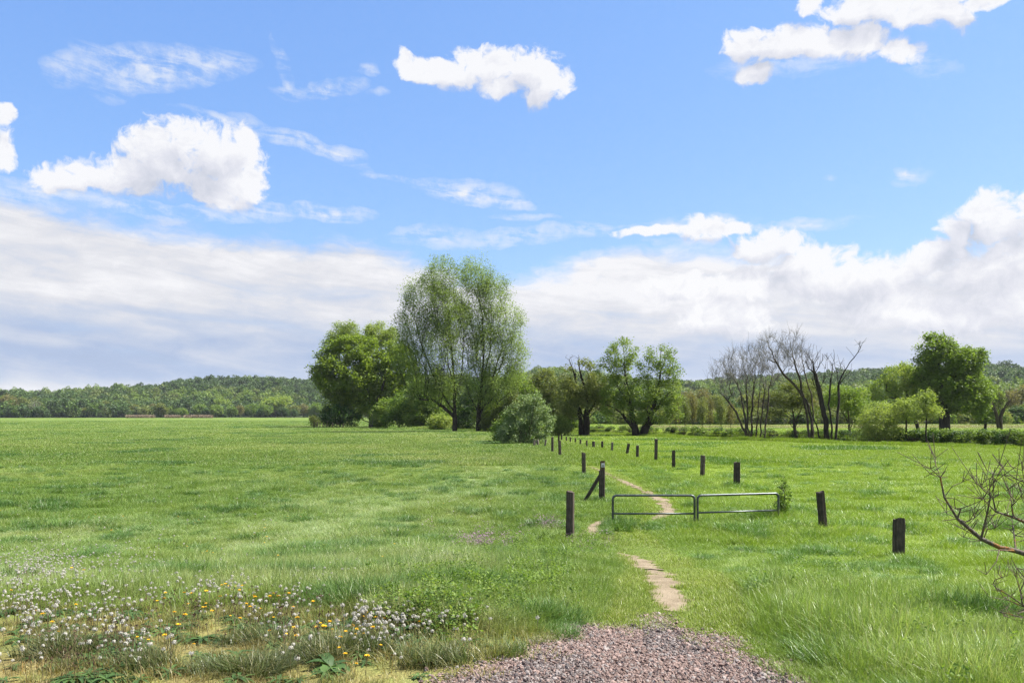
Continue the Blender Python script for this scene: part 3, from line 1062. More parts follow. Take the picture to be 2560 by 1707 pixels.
shrub('shrub', 'olive shrub between the right tall trunk and the silvery bush', 'shrub', 150, 1250, [(1255, 1045, 34, 34), (1225, 1060, 26, 20), (1285, 1020, 24, 40)], L_OLIVE, 110, 70, 0.34, 0.45, 35, G_UNDER)
shrub('shrub', 'low dark scrub at the left foot of the dark dome tree', 'shrub', 200, 850, [(840, 1035, 40, 26), (870, 1045, 34, 22), (815, 1045, 24, 18)], L_DARK, 80, 60, 0.45, 0.5, 36, G_UNDER)
shrub('shrub', 'small round bush at the end of the far fence', 'shrub', 196, 785, [(783, 1050, 10, 12), (790, 1056, 8, 8)], L_OLIVE, 30, 40, 0.3, 0.3, 37)
shrub('shrub', 'pale dead shrub with bare whitish stems below the dark dome', 'shrub', 190, 925, [(925, 1040, 12, 26), (935, 1050, 10, 14)], None, 50, 0, 0.3, 0.3, 38, None, M_BARK_PALE, 4, 0.08)
shrub('shrub', 'yellowish shrub left of the tallest trunk, low in the shade', 'shrub', 170, 1110, [(1105, 1052, 28, 18), (1085, 1058, 20, 14)], L_PALE, 50, 50, 0.35, 0.4, 39, G_UNDER)

shrub('shrub', 'light green shrub under the right half of the dark dome tree', 'shrub', 192, 970, [(965, 1030, 30, 34), (945, 1045, 24, 22)], L_UNDER, 90, 70, 0.4, 0.5, 81, G_UNDER)
shrub('shrub', 'tall bright shrub directly left of the tallest trunk', 'shrub', 182, 1050, [(1045, 990, 30, 48), (1030, 1030, 26, 34), (1060, 1040, 26, 24)], L_WILLOW, 120, 60, 0.4, 0.5, 82, G_UNDER)
shrub('shrub', 'bright shrub filling the space behind the tallest trunk', 'shrub', 190, 1125, [(1120, 1010, 30, 50), (1140, 1040, 26, 26), (1105, 970, 24, 30)], L_UNDER, 120, 64, 0.4, 0.5, 83, G_UNDER)
shrub('shrub', 'fresh green shrub at the right foot of the tall pair', 'shrub', 165, 1215, [(1215, 1035, 30, 36), (1230, 1010, 24, 36)], L_WILLOW, 100, 60, 0.36, 0.5, 84, G_UNDER)
shrub('shrub', 'green thicket behind the top of the silvery bush', 'shrub', 160, 1320, [(1315, 1000, 36, 50), (1345, 1030, 28, 40), (1295, 960, 22, 40)], L_UNDER, 130, 64, 0.36, 0.5, 85, G_UNDER)
shrub('shrub', 'green thicket at the left foot of the dark forked tree', 'shrub', 150, 1425, [(1420, 1050, 28, 30), (1440, 1065, 20, 16)], L_UNDER, 90, 60, 0.32, 0.45, 86, G_UNDER)

shrub('willow_bush', 'silvery grey-green bush standing beside the first fence posts', 'bush', 86, 1318,
      [(1300, 1050, 34, 30), (1350, 1028, 24, 26), (1285, 1078, 40, 30), (1355, 1065, 26, 36), (1318, 1004, 24, 24), (1272, 1066, 14, 22), (1325, 1088, 34, 20), (1340, 1000, 16, 18), (1285, 1025, 18, 20), (1262, 1090, 22, 16), (1372, 1045, 14, 16)],
      L_SILVER, 300, 52, 0.17, 0.22, 41, None, M_BARK, 7, 0.12, tip=0.007, shell=0.6)

shrub('shrub', 'green shrub with reddish stems joined to the left side of the silvery bush', 'shrub', 92, 1262, [(1262, 1070, 24, 26), (1245, 1082, 22, 16), (1275, 1050, 18, 26)], L_UNDER, 110, 50, 0.2, 0.26, 42)

# --- trees along the stream, middle
build_tree('crack_willow', 'dark forked tree with thin bare top twigs, behind the far fence posts', 'tree', 119, 1462,
           [[(1466, 1092), (1466, 1040), (1468, 990), (1470, 950)], [(1466, 1060), (1450, 1020), (1430, 990), (1415, 970)], [(1467, 1040), (1490, 1000), (1520, 975)], [(1450, 1092), (1452, 1050), (1440, 1000), (1438, 940), (1425, 900)], [(1468, 990), (1450, 930), (1445, 895)]],
           [(1440, 960, 40, 44), (1475, 975, 45, 45), (1415, 1000, 34, 40), (1500, 1000, 34, 34), (1450, 1020, 50, 30), (1460, 930, 34, 24)],
           L_OLIVE, 330, 38, 0.27, 0.42, 0.5, M_BARK_DARK, 0.52, 0.014, seed=51, dead_lobes=[(1435, 905, 30, 24), (1455, 910, 26, 22)], leafy_frac=0.62)
build_tree('willow_tree', 'wide yellow-green tree with two rounded tops and splayed trunks', 'tree', 116, 1598,
           [[(1590, 1094), (1580, 1040), (1570, 980), (1562, 920), (1558, 870)], [(1605, 1094), (1625, 1040), (1645, 980), (1652, 920), (1652, 870)], [(1585, 1070), (1550, 1030), (1520, 1010)], [(1625, 1040), (1665, 990), (1690, 960)], [(1575, 1010), (1535, 950), (1520, 920)]],
           [(1555, 885, 40, 42), (1575, 930, 40, 40), (1520, 925, 32, 34), (1652, 890, 38, 38), (1650, 935, 40, 32), (1690, 935, 24, 30), (1600, 985, 60, 34), (1660, 985, 46, 34), (1545, 975, 46, 34), (1590, 1030, 40, 30), (1640, 1030, 44, 34), (1530, 1020, 34, 26), (1690, 1010, 24, 40)],
           L_WILLOW, 520, 48, 0.24, 0.36, 0.7, M_BARK_DARK, 0.62, 0.015, seed=52, shell=0.55)
build_tree('olive_tree', 'half-leaved olive tree right behind the silvery bush', 'tree', 140, 1375,
           [[(1378, 1088), (1375, 1030), (1370, 980), (1360, 950)], [(1376, 1040), (1395, 1000), (1410, 970)]],
           [(1360, 960, 40, 36), (1400, 985, 34, 40), (1345, 990, 30, 36), (1380, 1020, 40, 34)], L_OLIVE, 220, 45, 0.33, 0.45, 0.6, M_BARK_DARK, 0.35, 0.016, seed=53, leafy_frac=0.7)
shrub('shrub', 'light green bush in front of the olive tree, above the far fence posts', 'shrub', 118, 1400, [(1400, 1062, 24, 26), (1385, 1070, 18, 18), (1415, 1075, 14, 12)], L_PALE, 60, 60, 0.24, 0.3, 54)

# --- bare and half-bare trees along the stream, right
build_tree('bare_tree', 'fan-shaped bare tree of many thin grey stems, left of the dead one', 'tree', 100, 1875,
           [[(1868, 1100), (1862, 1040), (1850, 980), (1835, 930)], [(1878, 1100), (1880, 1030), (1885, 960), (1890, 900)], [(1872, 1100), (1868, 1030), (1865, 960), (1868, 890)], [(1862, 1080), (1835, 1020), (1800, 980)], [(1900, 1100), (1905, 1030), (1912, 970), (1915, 920)], [(1912, 1098), (1918, 1030), (1925, 960), (1935, 920)], [(1890, 1100), (1895, 1030), (1900, 960), (1908, 900)]],
           [(1860, 910, 56, 48), (1900, 900, 52, 40), (1810, 930, 40, 30), (1840, 960, 60, 40), (1920, 940, 36, 44), (1785, 945, 20, 20)],
           None, 620, 0, 0.2, 0.3, 1.6, None, 0.24, 0.010, seed=61, shell=0.35, extra_twigs=2600, pathw=0.12, slope_w=1.2, step=0.6)
build_tree('half_leafed_tree', 'slender tree with a bare twiggy top leaning over the fan-shaped tree', 'tree', 97, 2022,
           [[(2024, 1106), (2020, 1050), (2010, 1000), (2000, 950), (1985, 900), (1975, 850)], [(2024, 1100), (2030, 1050), (2015, 1000), (1985, 960), (1955, 930), (1930, 880), (1915, 845)], [(2030, 1100), (2034, 1050), (2030, 990), (2010, 930), (2005, 890)]],
           [(1980, 860, 34, 34), (1925, 870, 34, 34), (1990, 900, 40, 36), (1955, 890, 30, 34)],
           None, 300, 0, 0.2, 0.3, 1.2, None, 0.22, 0.010, seed=62, extra_twigs=1200, pathw=0.12, step=0.6)
build_tree('half_leafed_tree', 'thinly leaved olive tree under the bare slender one', 'tree', 104, 1985,
           [[(1990, 1100), (1985, 1040), (1975, 990), (1965, 960)], [(1988, 1060), (2010, 1000), (2025, 970)]],
           [(1970, 985, 56, 32), (2010, 975, 44, 30), (1940, 1010, 44, 30), (2010, 1020, 36, 30), (1900, 1000, 34, 34), (1985, 1040, 40, 26)],
           L_OLIVE, 240, 34, 0.22, 0.34, 0.6, M_BARK, 0.2, 0.010, seed=63, leafy_frac=0.62)
build_tree('dead_tree', 'dead dark tree with forked bare limbs, above the stream bank', 'tree', 95, 2080,
           [[(2070, 1108), (2065, 1060), (2055, 1010), (2045, 960), (2035, 920), (2030, 895)], [(2060, 1108), (2040, 1060), (2020, 1010), (2005, 980)], [(2088, 1108), (2092, 1060), (2096, 1010), (2097, 962), (2088, 915), (2083, 873)], [(2097, 962), (2108, 930), (2125, 905), (2145, 880), (2156, 856)], [(2099, 955), (2115, 940), (2132, 920)], [(2078, 1108), (2080, 1060), (2072, 1010), (2075, 960), (2082, 915)], [(2066, 1050), (2050, 990), (2030, 950)]],
           [(2030, 905, 26, 24), (2075, 915, 12, 30), (2150, 862, 8, 12), (2110, 920, 14, 16), (2128, 890, 8, 12), (2045, 950, 20, 18), (2128, 922, 8, 8)],
           None, 110, 0, 0.2, 0.3, 1.4, M_BARK_DARK, 0.30, 0.018, seed=64, extra_twigs=160, step=0.6, depth=0.6)
build_tree('half_leafed_tree', 'pale leafy tree behind the dead forked one', 'tree', 120, 2125,
           [[(2125, 1088), (2122, 1040), (2118, 1000)], [(2124, 1060), (2100, 1020), (2090, 990)]],
           [(2100, 1000, 50, 34), (2140, 1000, 36, 34), (2070, 1020, 34, 30), (2115, 1040, 44, 26)], L_UNDER, 200, 40, 0.27, 0.42, 0.5, M_BARK, 0.2, 0.012, seed=65, leafy_frac=0.6)

shrub('shrub', 'pale leafy bush on the bank, left of the two saplings', 'shrub', 92, 2195, [(2190, 1050, 44, 40), (2215, 1030, 34, 30), (2165, 1075, 34, 28), (2215, 1075, 40, 28)], L_PALE, 240, 34, 0.18, 0.24, 71, None, M_BARK, 6, 0.07, tip=0.006)
build_tree('sapling', 'young tree on the bank beside the pale bush', 'tree', 92, 2266, [[(2266, 1108), (2265, 1060), (2264, 1020)]], [(2265, 1020, 30, 26), (2285, 1035, 22, 20), (2245, 1035, 20, 18)], L_PALE, 90, 34, 0.19, 0.26, 0.4, M_BARK_DARK, 0.09, 0.008, 'saplings on the bank', 72)
build_tree('sapling', 'young tree with a thin straight trunk in front of the big oak', 'tree', 88, 2316, [[(2316, 1112), (2316, 1060), (2314, 1000)]], [(2310, 1005, 30, 22), (2335, 1030, 30, 18), (2295, 1030, 28, 18), (2315, 985, 16, 14)], L_PALE, 100, 30, 0.19, 0.26, 0.3, M_BARK_DARK, 0.09, 0.008, 'saplings on the bank', 73)
build_tree('leaning_tree', 'yellow-green tree with a leaning trunk at the left of the big oak', 'tree', 152, 2290,
           [[(2300, 1078), (2285, 1040), (2260, 1005), (2235, 985), (2215, 975)], [(2270, 1015), (2265, 970), (2260, 940)]],
           [(2250, 945, 46, 32), (2210, 975, 40, 30), (2275, 930, 30, 24), (2180, 985, 22, 16), (2260, 985, 40, 30), (2290, 960, 30, 40)], L_WILLOW, 230, 48, 0.32, 0.45, 0.3, M_BARK_DARK, 0.34, 0.018, seed=74)
build_tree('oak_tree', 'big dark green oak with a full round crown on a stout trunk', 'tree', 147, 2361,
           [[(2362, 1082), (2362, 1040), (2358, 1000), (2350, 940), (2345, 890)], [(2362, 1040), (2400, 1000), (2430, 960)], [(2362, 1030), (2320, 990), (2300, 950)], [(2360, 1000), (2385, 940), (2400, 900)], [(2364, 1030), (2400, 1022), (2430, 1018)]],
           [(2345, 875, 46, 36), (2370, 900, 60, 44), (2320, 910, 36, 36), (2415, 910, 42, 36), (2440, 890, 22, 18), (2310, 955, 34, 36), (2360, 955, 66, 46), (2430, 950, 44, 40), (2455, 990, 26, 34), (2330, 1000, 30, 28), (2390, 1000, 50, 30), (2440, 1020, 26, 20), (2330, 850, 20, 14)],
           L_OAK, 520, 80, 0.40, 0.52, 0.3, M_BARK_DARK, 0.95, 0.02, seed=75, shell=0.62, flat=1.2)
build_tree('maple_tree', 'lighter green tree tucked against the right side of the big oak', 'tree', 165, 2465,
           [[(2462, 1074), (2465, 1040), (2470, 1000)], [(2464, 1050), (2480, 1020), (2490, 990)]],
           [(2475, 985, 26, 30), (2480, 1020, 24, 26), (2455, 1035, 24, 20), (2495, 1000, 14, 22)], L_WILLOW, 130, 55, 0.36, 0.45, 0.4, M_BARK_DARK, 0.28, 0.018, seed=76)
build_tree('bare_tree', 'small crooked bare tree near the right edge, beyond the oak', 'tree', 160, 2498,
           [[(2498, 1076), (2492, 1040), (2484, 1010), (2500, 990)], [(2505, 1076), (2500, 1045), (2515, 1010), (2535, 990)]],
           [(2500, 1000, 30, 24), (2530, 990, 20, 18), (2480, 1010, 14, 14)], None, 140, 0, 0.2, 0.3, 0.8, M_BARK, 0.35, 0.014, seed=77, extra_twigs=300)

# ------------------------------------------------------------------ scatter: one object whose points each carry a copy of a small mesh
_scatter_groups = {}


def scatter(name, pts, rots, scls, kinds, sources, kind='stuff', label=None, cat=None):
    """pts (n,3), rots (n,3) euler, scls (n,3) or (n,), kinds (n,) index into the list of source meshes"""
    n = len(pts)
    me = bpy.data.meshes.new(name)
    me.vertices.add(n)
    me.vertices.foreach_set('co', np.asarray(pts, np.float32).ravel())
    scls = np.asarray(scls, np.float32)
    if scls.ndim == 1:
        scls = np.repeat(scls[:, None], 3, 1)
    for nm, t, v, key in (('rot', 'FLOAT_VECTOR', rots, 'vector'), ('scl', 'FLOAT_VECTOR', scls, 'vector'), ('kind_index', 'INT', kinds, 'value')):
        a = me.attributes.new(nm, t, 'POINT')
        a.data.foreach_set(key, np.ascontiguousarray(v, np.int32 if t == 'INT' else np.float32).ravel())
    o = obj(name, me)
    col = bpy.data.collections.new(name + '_sources')
    for k, s in enumerate(sources):
        so = bpy.data.objects.new('%s_source_%02d' % (name, k), s)
        col.objects.link(so)
    g = bpy.data.node_groups.new(name + '_scatter', 'GeometryNodeTree')
    g.interface.new_socket('Geometry', in_out='INPUT', socket_type='NodeSocketGeometry')
    g.interface.new_socket('Geometry', in_out='OUTPUT', socket_type='NodeSocketGeometry')
    N, L = g.nodes, g.links
    gi, go = N.new('NodeGroupInput'), N.new('NodeGroupOutput')
    ci = N.new('GeometryNodeCollectionInfo')
    ci.inputs['Collection'].default_value = col
    ci.inputs['Separate Children'].default_value = True
    ci.inputs['Reset Children'].default_value = True
    iop = N.new('GeometryNodeInstanceOnPoints')
    iop.inputs['Pick Instance'].default_value = True

    def attr(nm, t):
        a = N.new('GeometryNodeInputNamedAttribute')
        a.data_type = t
        a.inputs[0].default_value = nm
        return a.outputs[0]
    L.new(gi.outputs[0], iop.inputs['Points'])
    L.new(ci.outputs[0], iop.inputs['Instance'])
    L.new(attr('kind_index', 'INT'), iop.inputs['Instance Index'])
    L.new(attr('scl', 'FLOAT_VECTOR'), iop.inputs['Scale'])
    e2r = N.new('FunctionNodeEulerToRotation')
    L.new(attr('rot', 'FLOAT_VECTOR'), e2r.inputs[0])
    L.new(e2r.outputs[0], iop.inputs['Rotation'])
    L.new(iop.outputs[0], go.inputs[0])
    md = o.modifiers.new('scatter', 'NODES')
    md.node_group = g
    return tag(o, label, cat, None, kind)


# ------------------------------------------------------------------ forest on the hills
def crown_proto(seed, n, r=5.0, h=5.5, leaf=1.5, lumps=7):
    rng = np.random.RandomState(seed)
    lob = [(0, 0, h * 0.95, r * 0.7, r * 0.7, h * 0.75)]
    for k in range(lumps):
        a = rng.rand() * 6.28
        d = r * (0.35 + 0.35 * rng.rand())
        lob.append((math.cos(a) * d, math.sin(a) * d, h * (0.5 + 0.9 * rng.rand()), r * (0.3 + 0.2 * rng.rand()), r * (0.3 + 0.2 * rng.rand()), h * (0.25 + 0.2 * rng.rand())))
    C = in_lobes(rng, lob, n, 0.85)
    C[:, 2] = np.maximum(C[:, 2], 0.3)
    return leaf_quads(rng, C, leaf, 1.0, 0.75)


L_FOREST = [leafy('forest_leaves', (0.041, 0.081, 0.019), (0.070, 0.121, 0.027), (0.108, 0.169, 0.038), 0.25, 0.10),
            leafy('forest_leaves_fresh', (0.081, 0.135, 0.027), (0.128, 0.189, 0.038), (0.176, 0.236, 0.049), 0.28, 0.10),
            leafy('forest_leaves_dark', (0.032, 0.065, 0.024), (0.054, 0.095, 0.032), (0.078, 0.121, 0.041), 0.22, 0.10),
            leafy('forest_leaves_olive', (.075, .105, .030), (.115, .150, .042), (.155, .190, .055), 0.28, 0.10)]
_protos = []
for k in range(8):
    v, f = crown_proto(100 + k, 420, 5.0, 5.0 + (k % 3), 1.35)
    _protos.append(mesh_np('forest_crown', v, f, L_FOREST[k % 4]))


def forest(name, fn, a0, a1, r0, r1, spacing, seed, label):
    rng = np.random.RandomState(seed)
    n = int((a1 - a0) * (r1**2 - r0**2) / 2 / spacing**2)
    r = np.sqrt(r0**2 + rng.rand(n) * (r1**2 - r0**2))
    a = a0 + rng.rand(n) * (a1 - a0)
    x, y = np.sin(a) * r, np.cos(a) * r
    z = fn(x, y)
    s = 0.6 + 0.95 * rng.rand(n) ** 1.3
    mixn = vnoise(x, y, 1 / 140.0) * 0.6 + rng.rand(n) * 0.4
    k = np.select([mixn < 0.36, mixn < 0.58, mixn < 0.70], [2, 0, 3], 1) + 4 * rng.randint(0, 2, n)
    rot = np.column_stack([np.zeros(n), np.zeros(n), rng.rand(n) * 6.28])
    return scatter(name, np.column_stack([x, y, z - 0.8]), rot, np.column_stack([s, s, s * (0.8 + 0.5 * rng.rand(n))]), k, _protos, 'stuff', label, 'forest')


forest('hill_forest', hill_left, -0.66, 0.12, 900, 1680, 7.6, 1, 'mixed green woodland covering the long hill on the left horizon')
forest('hill_forest', hill_right, 0.0, 0.64, 640, 1500, 7.6, 2, 'mixed green woodland covering the hill on the right horizon')

# ------------------------------------------------------------------ free-standing trees of the middle distance: a few kinds, copied
def proto_tree(name, leaf, seed, h=14.0, w=9.0, n=110, per=34, size=0.75, bark_m=None, trunk_h=2.5, base_r=0.28, thin=False, shape='round'):
    rng = np.random.RandomState(seed)
    root = empty(name, (0, 0, 0))
    if shape == 'tall':
        lob = [(0, 0, h * .62, w * .35, w * .35, h * .36), (w * .15, 0, h * .45, w * .3, w * .3, h * .25), (-w * .16, .5, h * .5, w * .28, w * .3, h * .25)]
    else:
        lob = [(0, 0, h * .60, w * .42, w * .42, h * .38)]
        for k in range(6):
            a = rng.rand() * 6.28
            lob.append((math.cos(a) * w * .28, math.sin(a) * w * .28, h * (.38 + .4 * rng.rand()), w * .24, w * .24, h * .18))
    T = in_lobes(rng, lob, n, 0.6)
    T = T[T[:, 2] > trunk_h * 0.7]
    tr = [[(0, 0, -0.3), (rng.randn() * .2, rng.randn() * .2, trunk_h), (rng.randn() * .5, rng.randn() * .5, h * .55), (rng.randn() * .6, rng.randn() * .6, h * .8)]]
    A, par, R = skeleton(rng, tr, T, 1.1, 0.7, 0.14, 0.2, 0.03, base_r)
    bm_ = bark_m or M_BARK
    V, Fc = tubes(A, par, R, R > 0, 4)
    obj('trunk', mesh_np('trunk', V, Fc, bm_, True), root)
    if per:
        cand = np.where(R < 0.10)[0]
        m_ = n * per
        C = A[cand[rng.randint(0, len(cand), m_)]] + rng.randn(m_, 3) * 0.75
        C = C[C[:, 2] > 0.4]
        v, f = leaf_quads(rng, C, size, 0.8, 0.7)
        obj('crown', mesh_np('crown', v, f, leaf), root)
    return root


def copy_tree(root, loc, rz, s, label, group, cat='tree'):
    r = root.copy()
    COL.objects.link(r)
    r.location = loc
    r.rotation_euler = (0, 0, rz)
    r.scale = (s[0], s[0], s[1])
    for ch in root.children:
        c = ch.copy()
        COL.objects.link(c)
        c.parent = r
    return tag(r, label, cat, group)


G_LEFT = 'trees at the far edge of the meadow'
KINDS = {
    'green': proto_tree('field_tree', L_UNDER, 201, 13, 11, 110, 36, 0.8),
    'dark': proto_tree('field_tree', L_DARK, 202, 13, 10, 110, 36, 0.8),
    'olive': proto_tree('field_tree', L_OLIVE, 203, 14, 10, 110, 30, 0.75),
    'bright': proto_tree('field_tree', L_WILLOW, 204, 12, 13, 120, 40, 0.8),
    'rust': proto_tree('field_tree', L_RUST, 205, 15, 10, 110, 24, 0.7),
    'bare': proto_tree('field_tree', None, 206, 15, 11, 240, 0, 0.7, M_TWIG, 3.5, 0.34),
    'slim': proto_tree('slender_tree', L_OLIVE, 207, 12, 5, 80, 24, 0.5, M_BARK, 3.5, 0.12, shape='tall'),
    'slimrust': proto_tree('slender_tree', L_RUST, 208, 12, 5, 80, 20, 0.5, M_BARK, 3.5, 0.12, shape='tall'),
    'slimpale': proto_tree('slender_tree', L_PALE, 209, 10, 5, 70, 22, 0.5, M_BARK, 3.0, 0.11, shape='tall'),
}
_used = set()


def field_tree(kind, px, top, Y, wpx, label, group, rz=None):
    x, y, z = at_d(px, Y)
    src = KINDS[kind]
    h0 = {'green': 13, 'dark': 13, 'olive': 14, 'bright': 12, 'rust': 15, 'bare': 15, 'slim': 12, 'slimrust': 12, 'slimpale': 10}[kind]
    w0 = {'green': 11, 'dark': 10, 'olive': 10, 'bright': 13, 'rust': 10, 'bare': 11, 'slim': 5, 'slimrust': 5, 'slimpale': 5}[kind]
    h = CAMZ + (HY - top) / F * Y - z
    s = (wpx / F * Y / w0, h / h0)
    rz = rz if rz is not None else random.Random(px * 7 + int(Y)).random() * 6.28
    if kind not in _used:
        _used.add(kind)
        src.location = (x, y, z)
        src.rotation_euler = (0, 0, rz)
        src.scale = (s[0], s[0], s[1])
        return tag(src, label, 'tree', group)
    return copy_tree(src, (x, y, z), rz, s, label, group)


_look = {'green': 'fresh green', 'dark': 'dark green', 'olive': 'olive green', 'bright': 'bright yellow-green', 'rust': 'brownish budding', 'bare': 'bare grey', 'slim': 'thin olive', 'slimrust': 'thin brownish', 'slimpale': 'thin pale green'}
_w = {'green': 'rounded', 'dark': 'rounded', 'olive': 'loose', 'bright': 'broad', 'rust': 'tall', 'bare': 'twiggy', 'slim': 'slender', 'slimrust': 'slender', 'slimpale': 'slender'}
LEFT_ROW = [  # kind, px, top, distance, width px
    ('rust', 22, 985, 800, 44), ('dark', 5, 1018, 790, 34), ('olive', 52, 992, 805, 36), ('bare', 86, 990, 790, 40), ('dark', 100, 1015, 785, 28), ('green', 132, 1006, 830, 34), ('dark', 160, 1000, 840, 30),
    ('green', 178, 1016, 815, 30), ('dark', 205, 996, 850, 38), ('olive', 215, 1018, 810, 26), ('green', 236, 1008, 830, 30), ('olive', 262, 1000, 840, 30), ('dark', 282, 1015, 815, 28), ('dark', 305, 1012, 815, 34),
    ('olive', 335, 1010, 830, 34), ('olive', 358, 1018, 810, 26), ('rust', 385, 1008, 840, 28), ('olive', 402, 1006, 805, 36), ('green', 432, 1012, 830, 32), ('green', 455, 1018, 815, 26), ('dark', 478, 1004, 850, 30),
    ('green', 500, 1008, 830, 34), ('dark', 515, 1020, 815, 24), ('green', 540, 1010, 812, 36), ('bright', 560, 996, 870, 46), ('green', 578, 1014, 810, 28), ('rust', 600, 1012, 830, 26), ('green', 628, 1008, 812, 36), ('bright', 688, 990, 860, 78),
    ('green', 665, 1010, 806, 38), ('dark', 652, 1020, 800, 24), ('dark', 712, 1018, 800, 28), ('olive', 736, 1012, 815, 30), ('rust', 760, 1008, 830, 26), ('green', 790, 1006, 810, 34), ('dark', 735, 1022, 790, 22), ('green', 815, 1012, 800, 30)]
for k, (kd, px, top, Y, wpx) in enumerate(LEFT_ROW):
    lft = LEFT_ROW[k - 1][0] if k else None
    near = 'at far left' if px < 150 else ('below the left hill' if px < 420 else ('behind the dry reeds' if px < 560 else 'left of the dark dome tree'))
    size = 'low' if top > 1014 else ('tall' if top < 1000 else 'middling')
    field_tree(kd, px, top, Y, wpx, '%s %s tree %s' % (size, _look[kd], near) + (', next to %s one' % _look[lft] if lft else ', leftmost'), G_LEFT)

# belt beyond the stream on the right
G_RIGHT = 'trees beyond the stream'
RIGHT_ROW = [
    ('olive', 1340, 955, 260, 60), ('rust', 1300, 975, 270, 50), ('green', 1392, 985, 280, 60), ('olive', 1440, 960, 300, 60), ('rust', 1500, 990, 290, 50), ('green', 1545, 1000, 300, 60),
    ('olive', 1610, 1000, 320, 60), ('green', 1680, 1005, 320, 50), ('rust', 1720, 975, 330, 46), ('rust', 1758, 968, 335, 46), ('olive', 1735, 992, 300, 50), ('olive', 1790, 985, 320, 50), ('dark', 1830, 1000, 300, 50), ('olive', 1860, 985, 340, 60),
    ('rust', 1900, 990, 330, 50), ('olive', 1935, 975, 330, 60), ('green', 1975, 985, 340, 60), ('rust', 2020, 990, 320, 50), ('olive', 2060, 980, 340, 60), ('green', 2120, 985, 345, 66), ('bright', 2165, 1000, 320, 60), ('green', 2200, 995, 330, 66),
    ('dark', 2235, 1010, 310, 56), ('olive', 2290, 1000, 330, 60), ('green', 2340, 1010, 300, 60), ('green', 2410, 1005, 290, 60), ('olive', 2450, 995, 320, 56), ('rust', 2520, 975, 310, 56), ('rust', 2556, 960, 320, 60), ('olive', 2490, 1005, 290, 50), ('dark', 2550, 1015, 270, 56), ('green', 2590, 1000, 290, 60),
    ('slimrust', 1690, 980, 175, 24), ('slim', 1712, 985, 170, 26), ('slimrust', 1732, 972, 180, 24), ('slim', 1756, 985, 168, 28), ('slimrust', 1775, 990, 176, 22), ('slim', 1803, 985, 165, 26), ('slimrust', 1826, 1000, 170, 22), ('slimpale', 1674, 1000, 180, 24)]
for k, (kd, px, top, Y, wpx) in enumerate(RIGHT_ROW):
    if px < 1420: near = 'behind the silvery bush'
    elif px < 1660: near = 'behind the two-topped tree'
    elif px < 1840: near = 'between the two-topped and the fan-shaped tree'
    elif px < 1960: near = 'behind the fan-shaped tree'
    elif px < 2160: near = 'behind the dead tree'
    elif px < 2300: near = 'behind the pale bank bush'
    elif px < 2480: near = 'behind the big oak'
    else: near = 'at the right edge beyond the oak'
    lft = RIGHT_ROW[k - 1][0] if k else 'green'
    dist = 'nearer' if Y < 200 else ('far' if Y < 325 else 'farthest')
    field_tree(kd, px, top, Y, wpx, '%s %s tree %s, beside %s one' % (dist, _look[kd], near, _look[lft]), G_RIGHT)

# ------------------------------------------------------------------ scrub on the stream bank, dry reeds, one mass each
rng = np.random.RandomState(77)


def twig_clump(seed, n=70, h=0.9, r=0.6, wd=0.02):
    g = np.random.RandomState(seed)
    a = g.rand(n) * 6.28
    b = np.column_stack([np.cos(a), np.sin(a), np.zeros(n)]) * (g.rand(n) * r * .5)[:, None]
    t = b + np.column_stack([np.cos(a) * r * g.rand(n), np.sin(a) * r * g.rand(n), h * (0.4 + .6 * g.rand(n))])
    s = np.column_stack([-np.sin(a), np.cos(a), np.zeros(n)]) * wd
    v = np.stack([b - s, b + s, t + s * .3, t - s * .3], 1).reshape(-1, 3)
    return v, np.arange(n * 4).reshape(n, 4)


M_DRY = leafy('dry_stalks', (.16, .115, .075), (.25, .19, .125), (.34, .27, .18), 0.15, 0.6, tr_col=(1, 1, 1))
M_DEADTWIG = leafy('dead_brush', (.045, .034, .026), (.085, .065, .050), (.14, .11, .085), 0.1, 0.6, tr_col=(1, 1, 1))
_scrub = []
for k in range(3):
    g = np.random.RandomState(300 + k)
    C = in_lobes(g, [(0, 0, .55, .8, .6, .55), (.5, 0, .4, .5, .5, .4), (-.5, .2, .45, .5, .5, .45)], 420, .6)
    C[:, 2] = np.abs(C[:, 2])
    v, f = leaf_quads(g, C, 0.17, 0.8, 0.6)
    _scrub.append(mesh_np('scrub', v, f, [L_DARK, L_UNDER, L_OAK][k]))
for k in range(2):
    v, f = twig_clump(310 + k)
    _scrub.append(mesh_np('brush', v, f, M_DEADTWIG))
R_ = np.array(RIVER, float)
ts = np.sort(rng.rand(1500)) * (len(R_) - 1.001)
i = ts.astype(int); u = (ts - i)[:, None]
c = R_[i] * (1 - u) + R_[i + 1] * u
tn = R_[i + 1] - R_[i]; tn /= np.linalg.norm(tn, axis=1)[:, None]
nrm = np.stack([-tn[:, 1], tn[:, 0]], 1)
nrm *= np.sign(nrm[:, 1])[:, None]
off = np.where(rng.rand(len(c)) < 0.72, 3.4 + rng.rand(len(c)) * 2.6, -(3.6 + rng.rand(len(c)) * 1.4))
xy = c + nrm * off[:, None]
keep = vnoise(xy[:, 0], xy[:, 1], 0.16) + 0.25 * rng.rand(len(xy)) > 0.42
xy = xy[keep]
off = off[keep]
pxs = CX + xy[:, 0] / xy[:, 1] * F
s = (0.45 + 0.55 * rng.rand(len(xy))) * np.where(off > 0, 1.0, 0.55) * np.where(pxs > 2200, 1.15, 0.9)
kd = np.where(rng.rand(len(xy)) < np.where(pxs < 2050, 0.45, 0.12), rng.randint(3, 5, len(xy)), rng.randint(0, 3, len(xy)))
scatter('bank_scrub', np.column_stack([xy, ground(xy[:, 0], xy[:, 1]) - 0.05]), np.column_stack([np.zeros(len(xy)), np.zeros(len(xy)), rng.rand(len(xy)) * 6.28]), s, kd, _scrub, 'stuff', 'low dark scrub and dead brush along the stream banks', 'scrub')

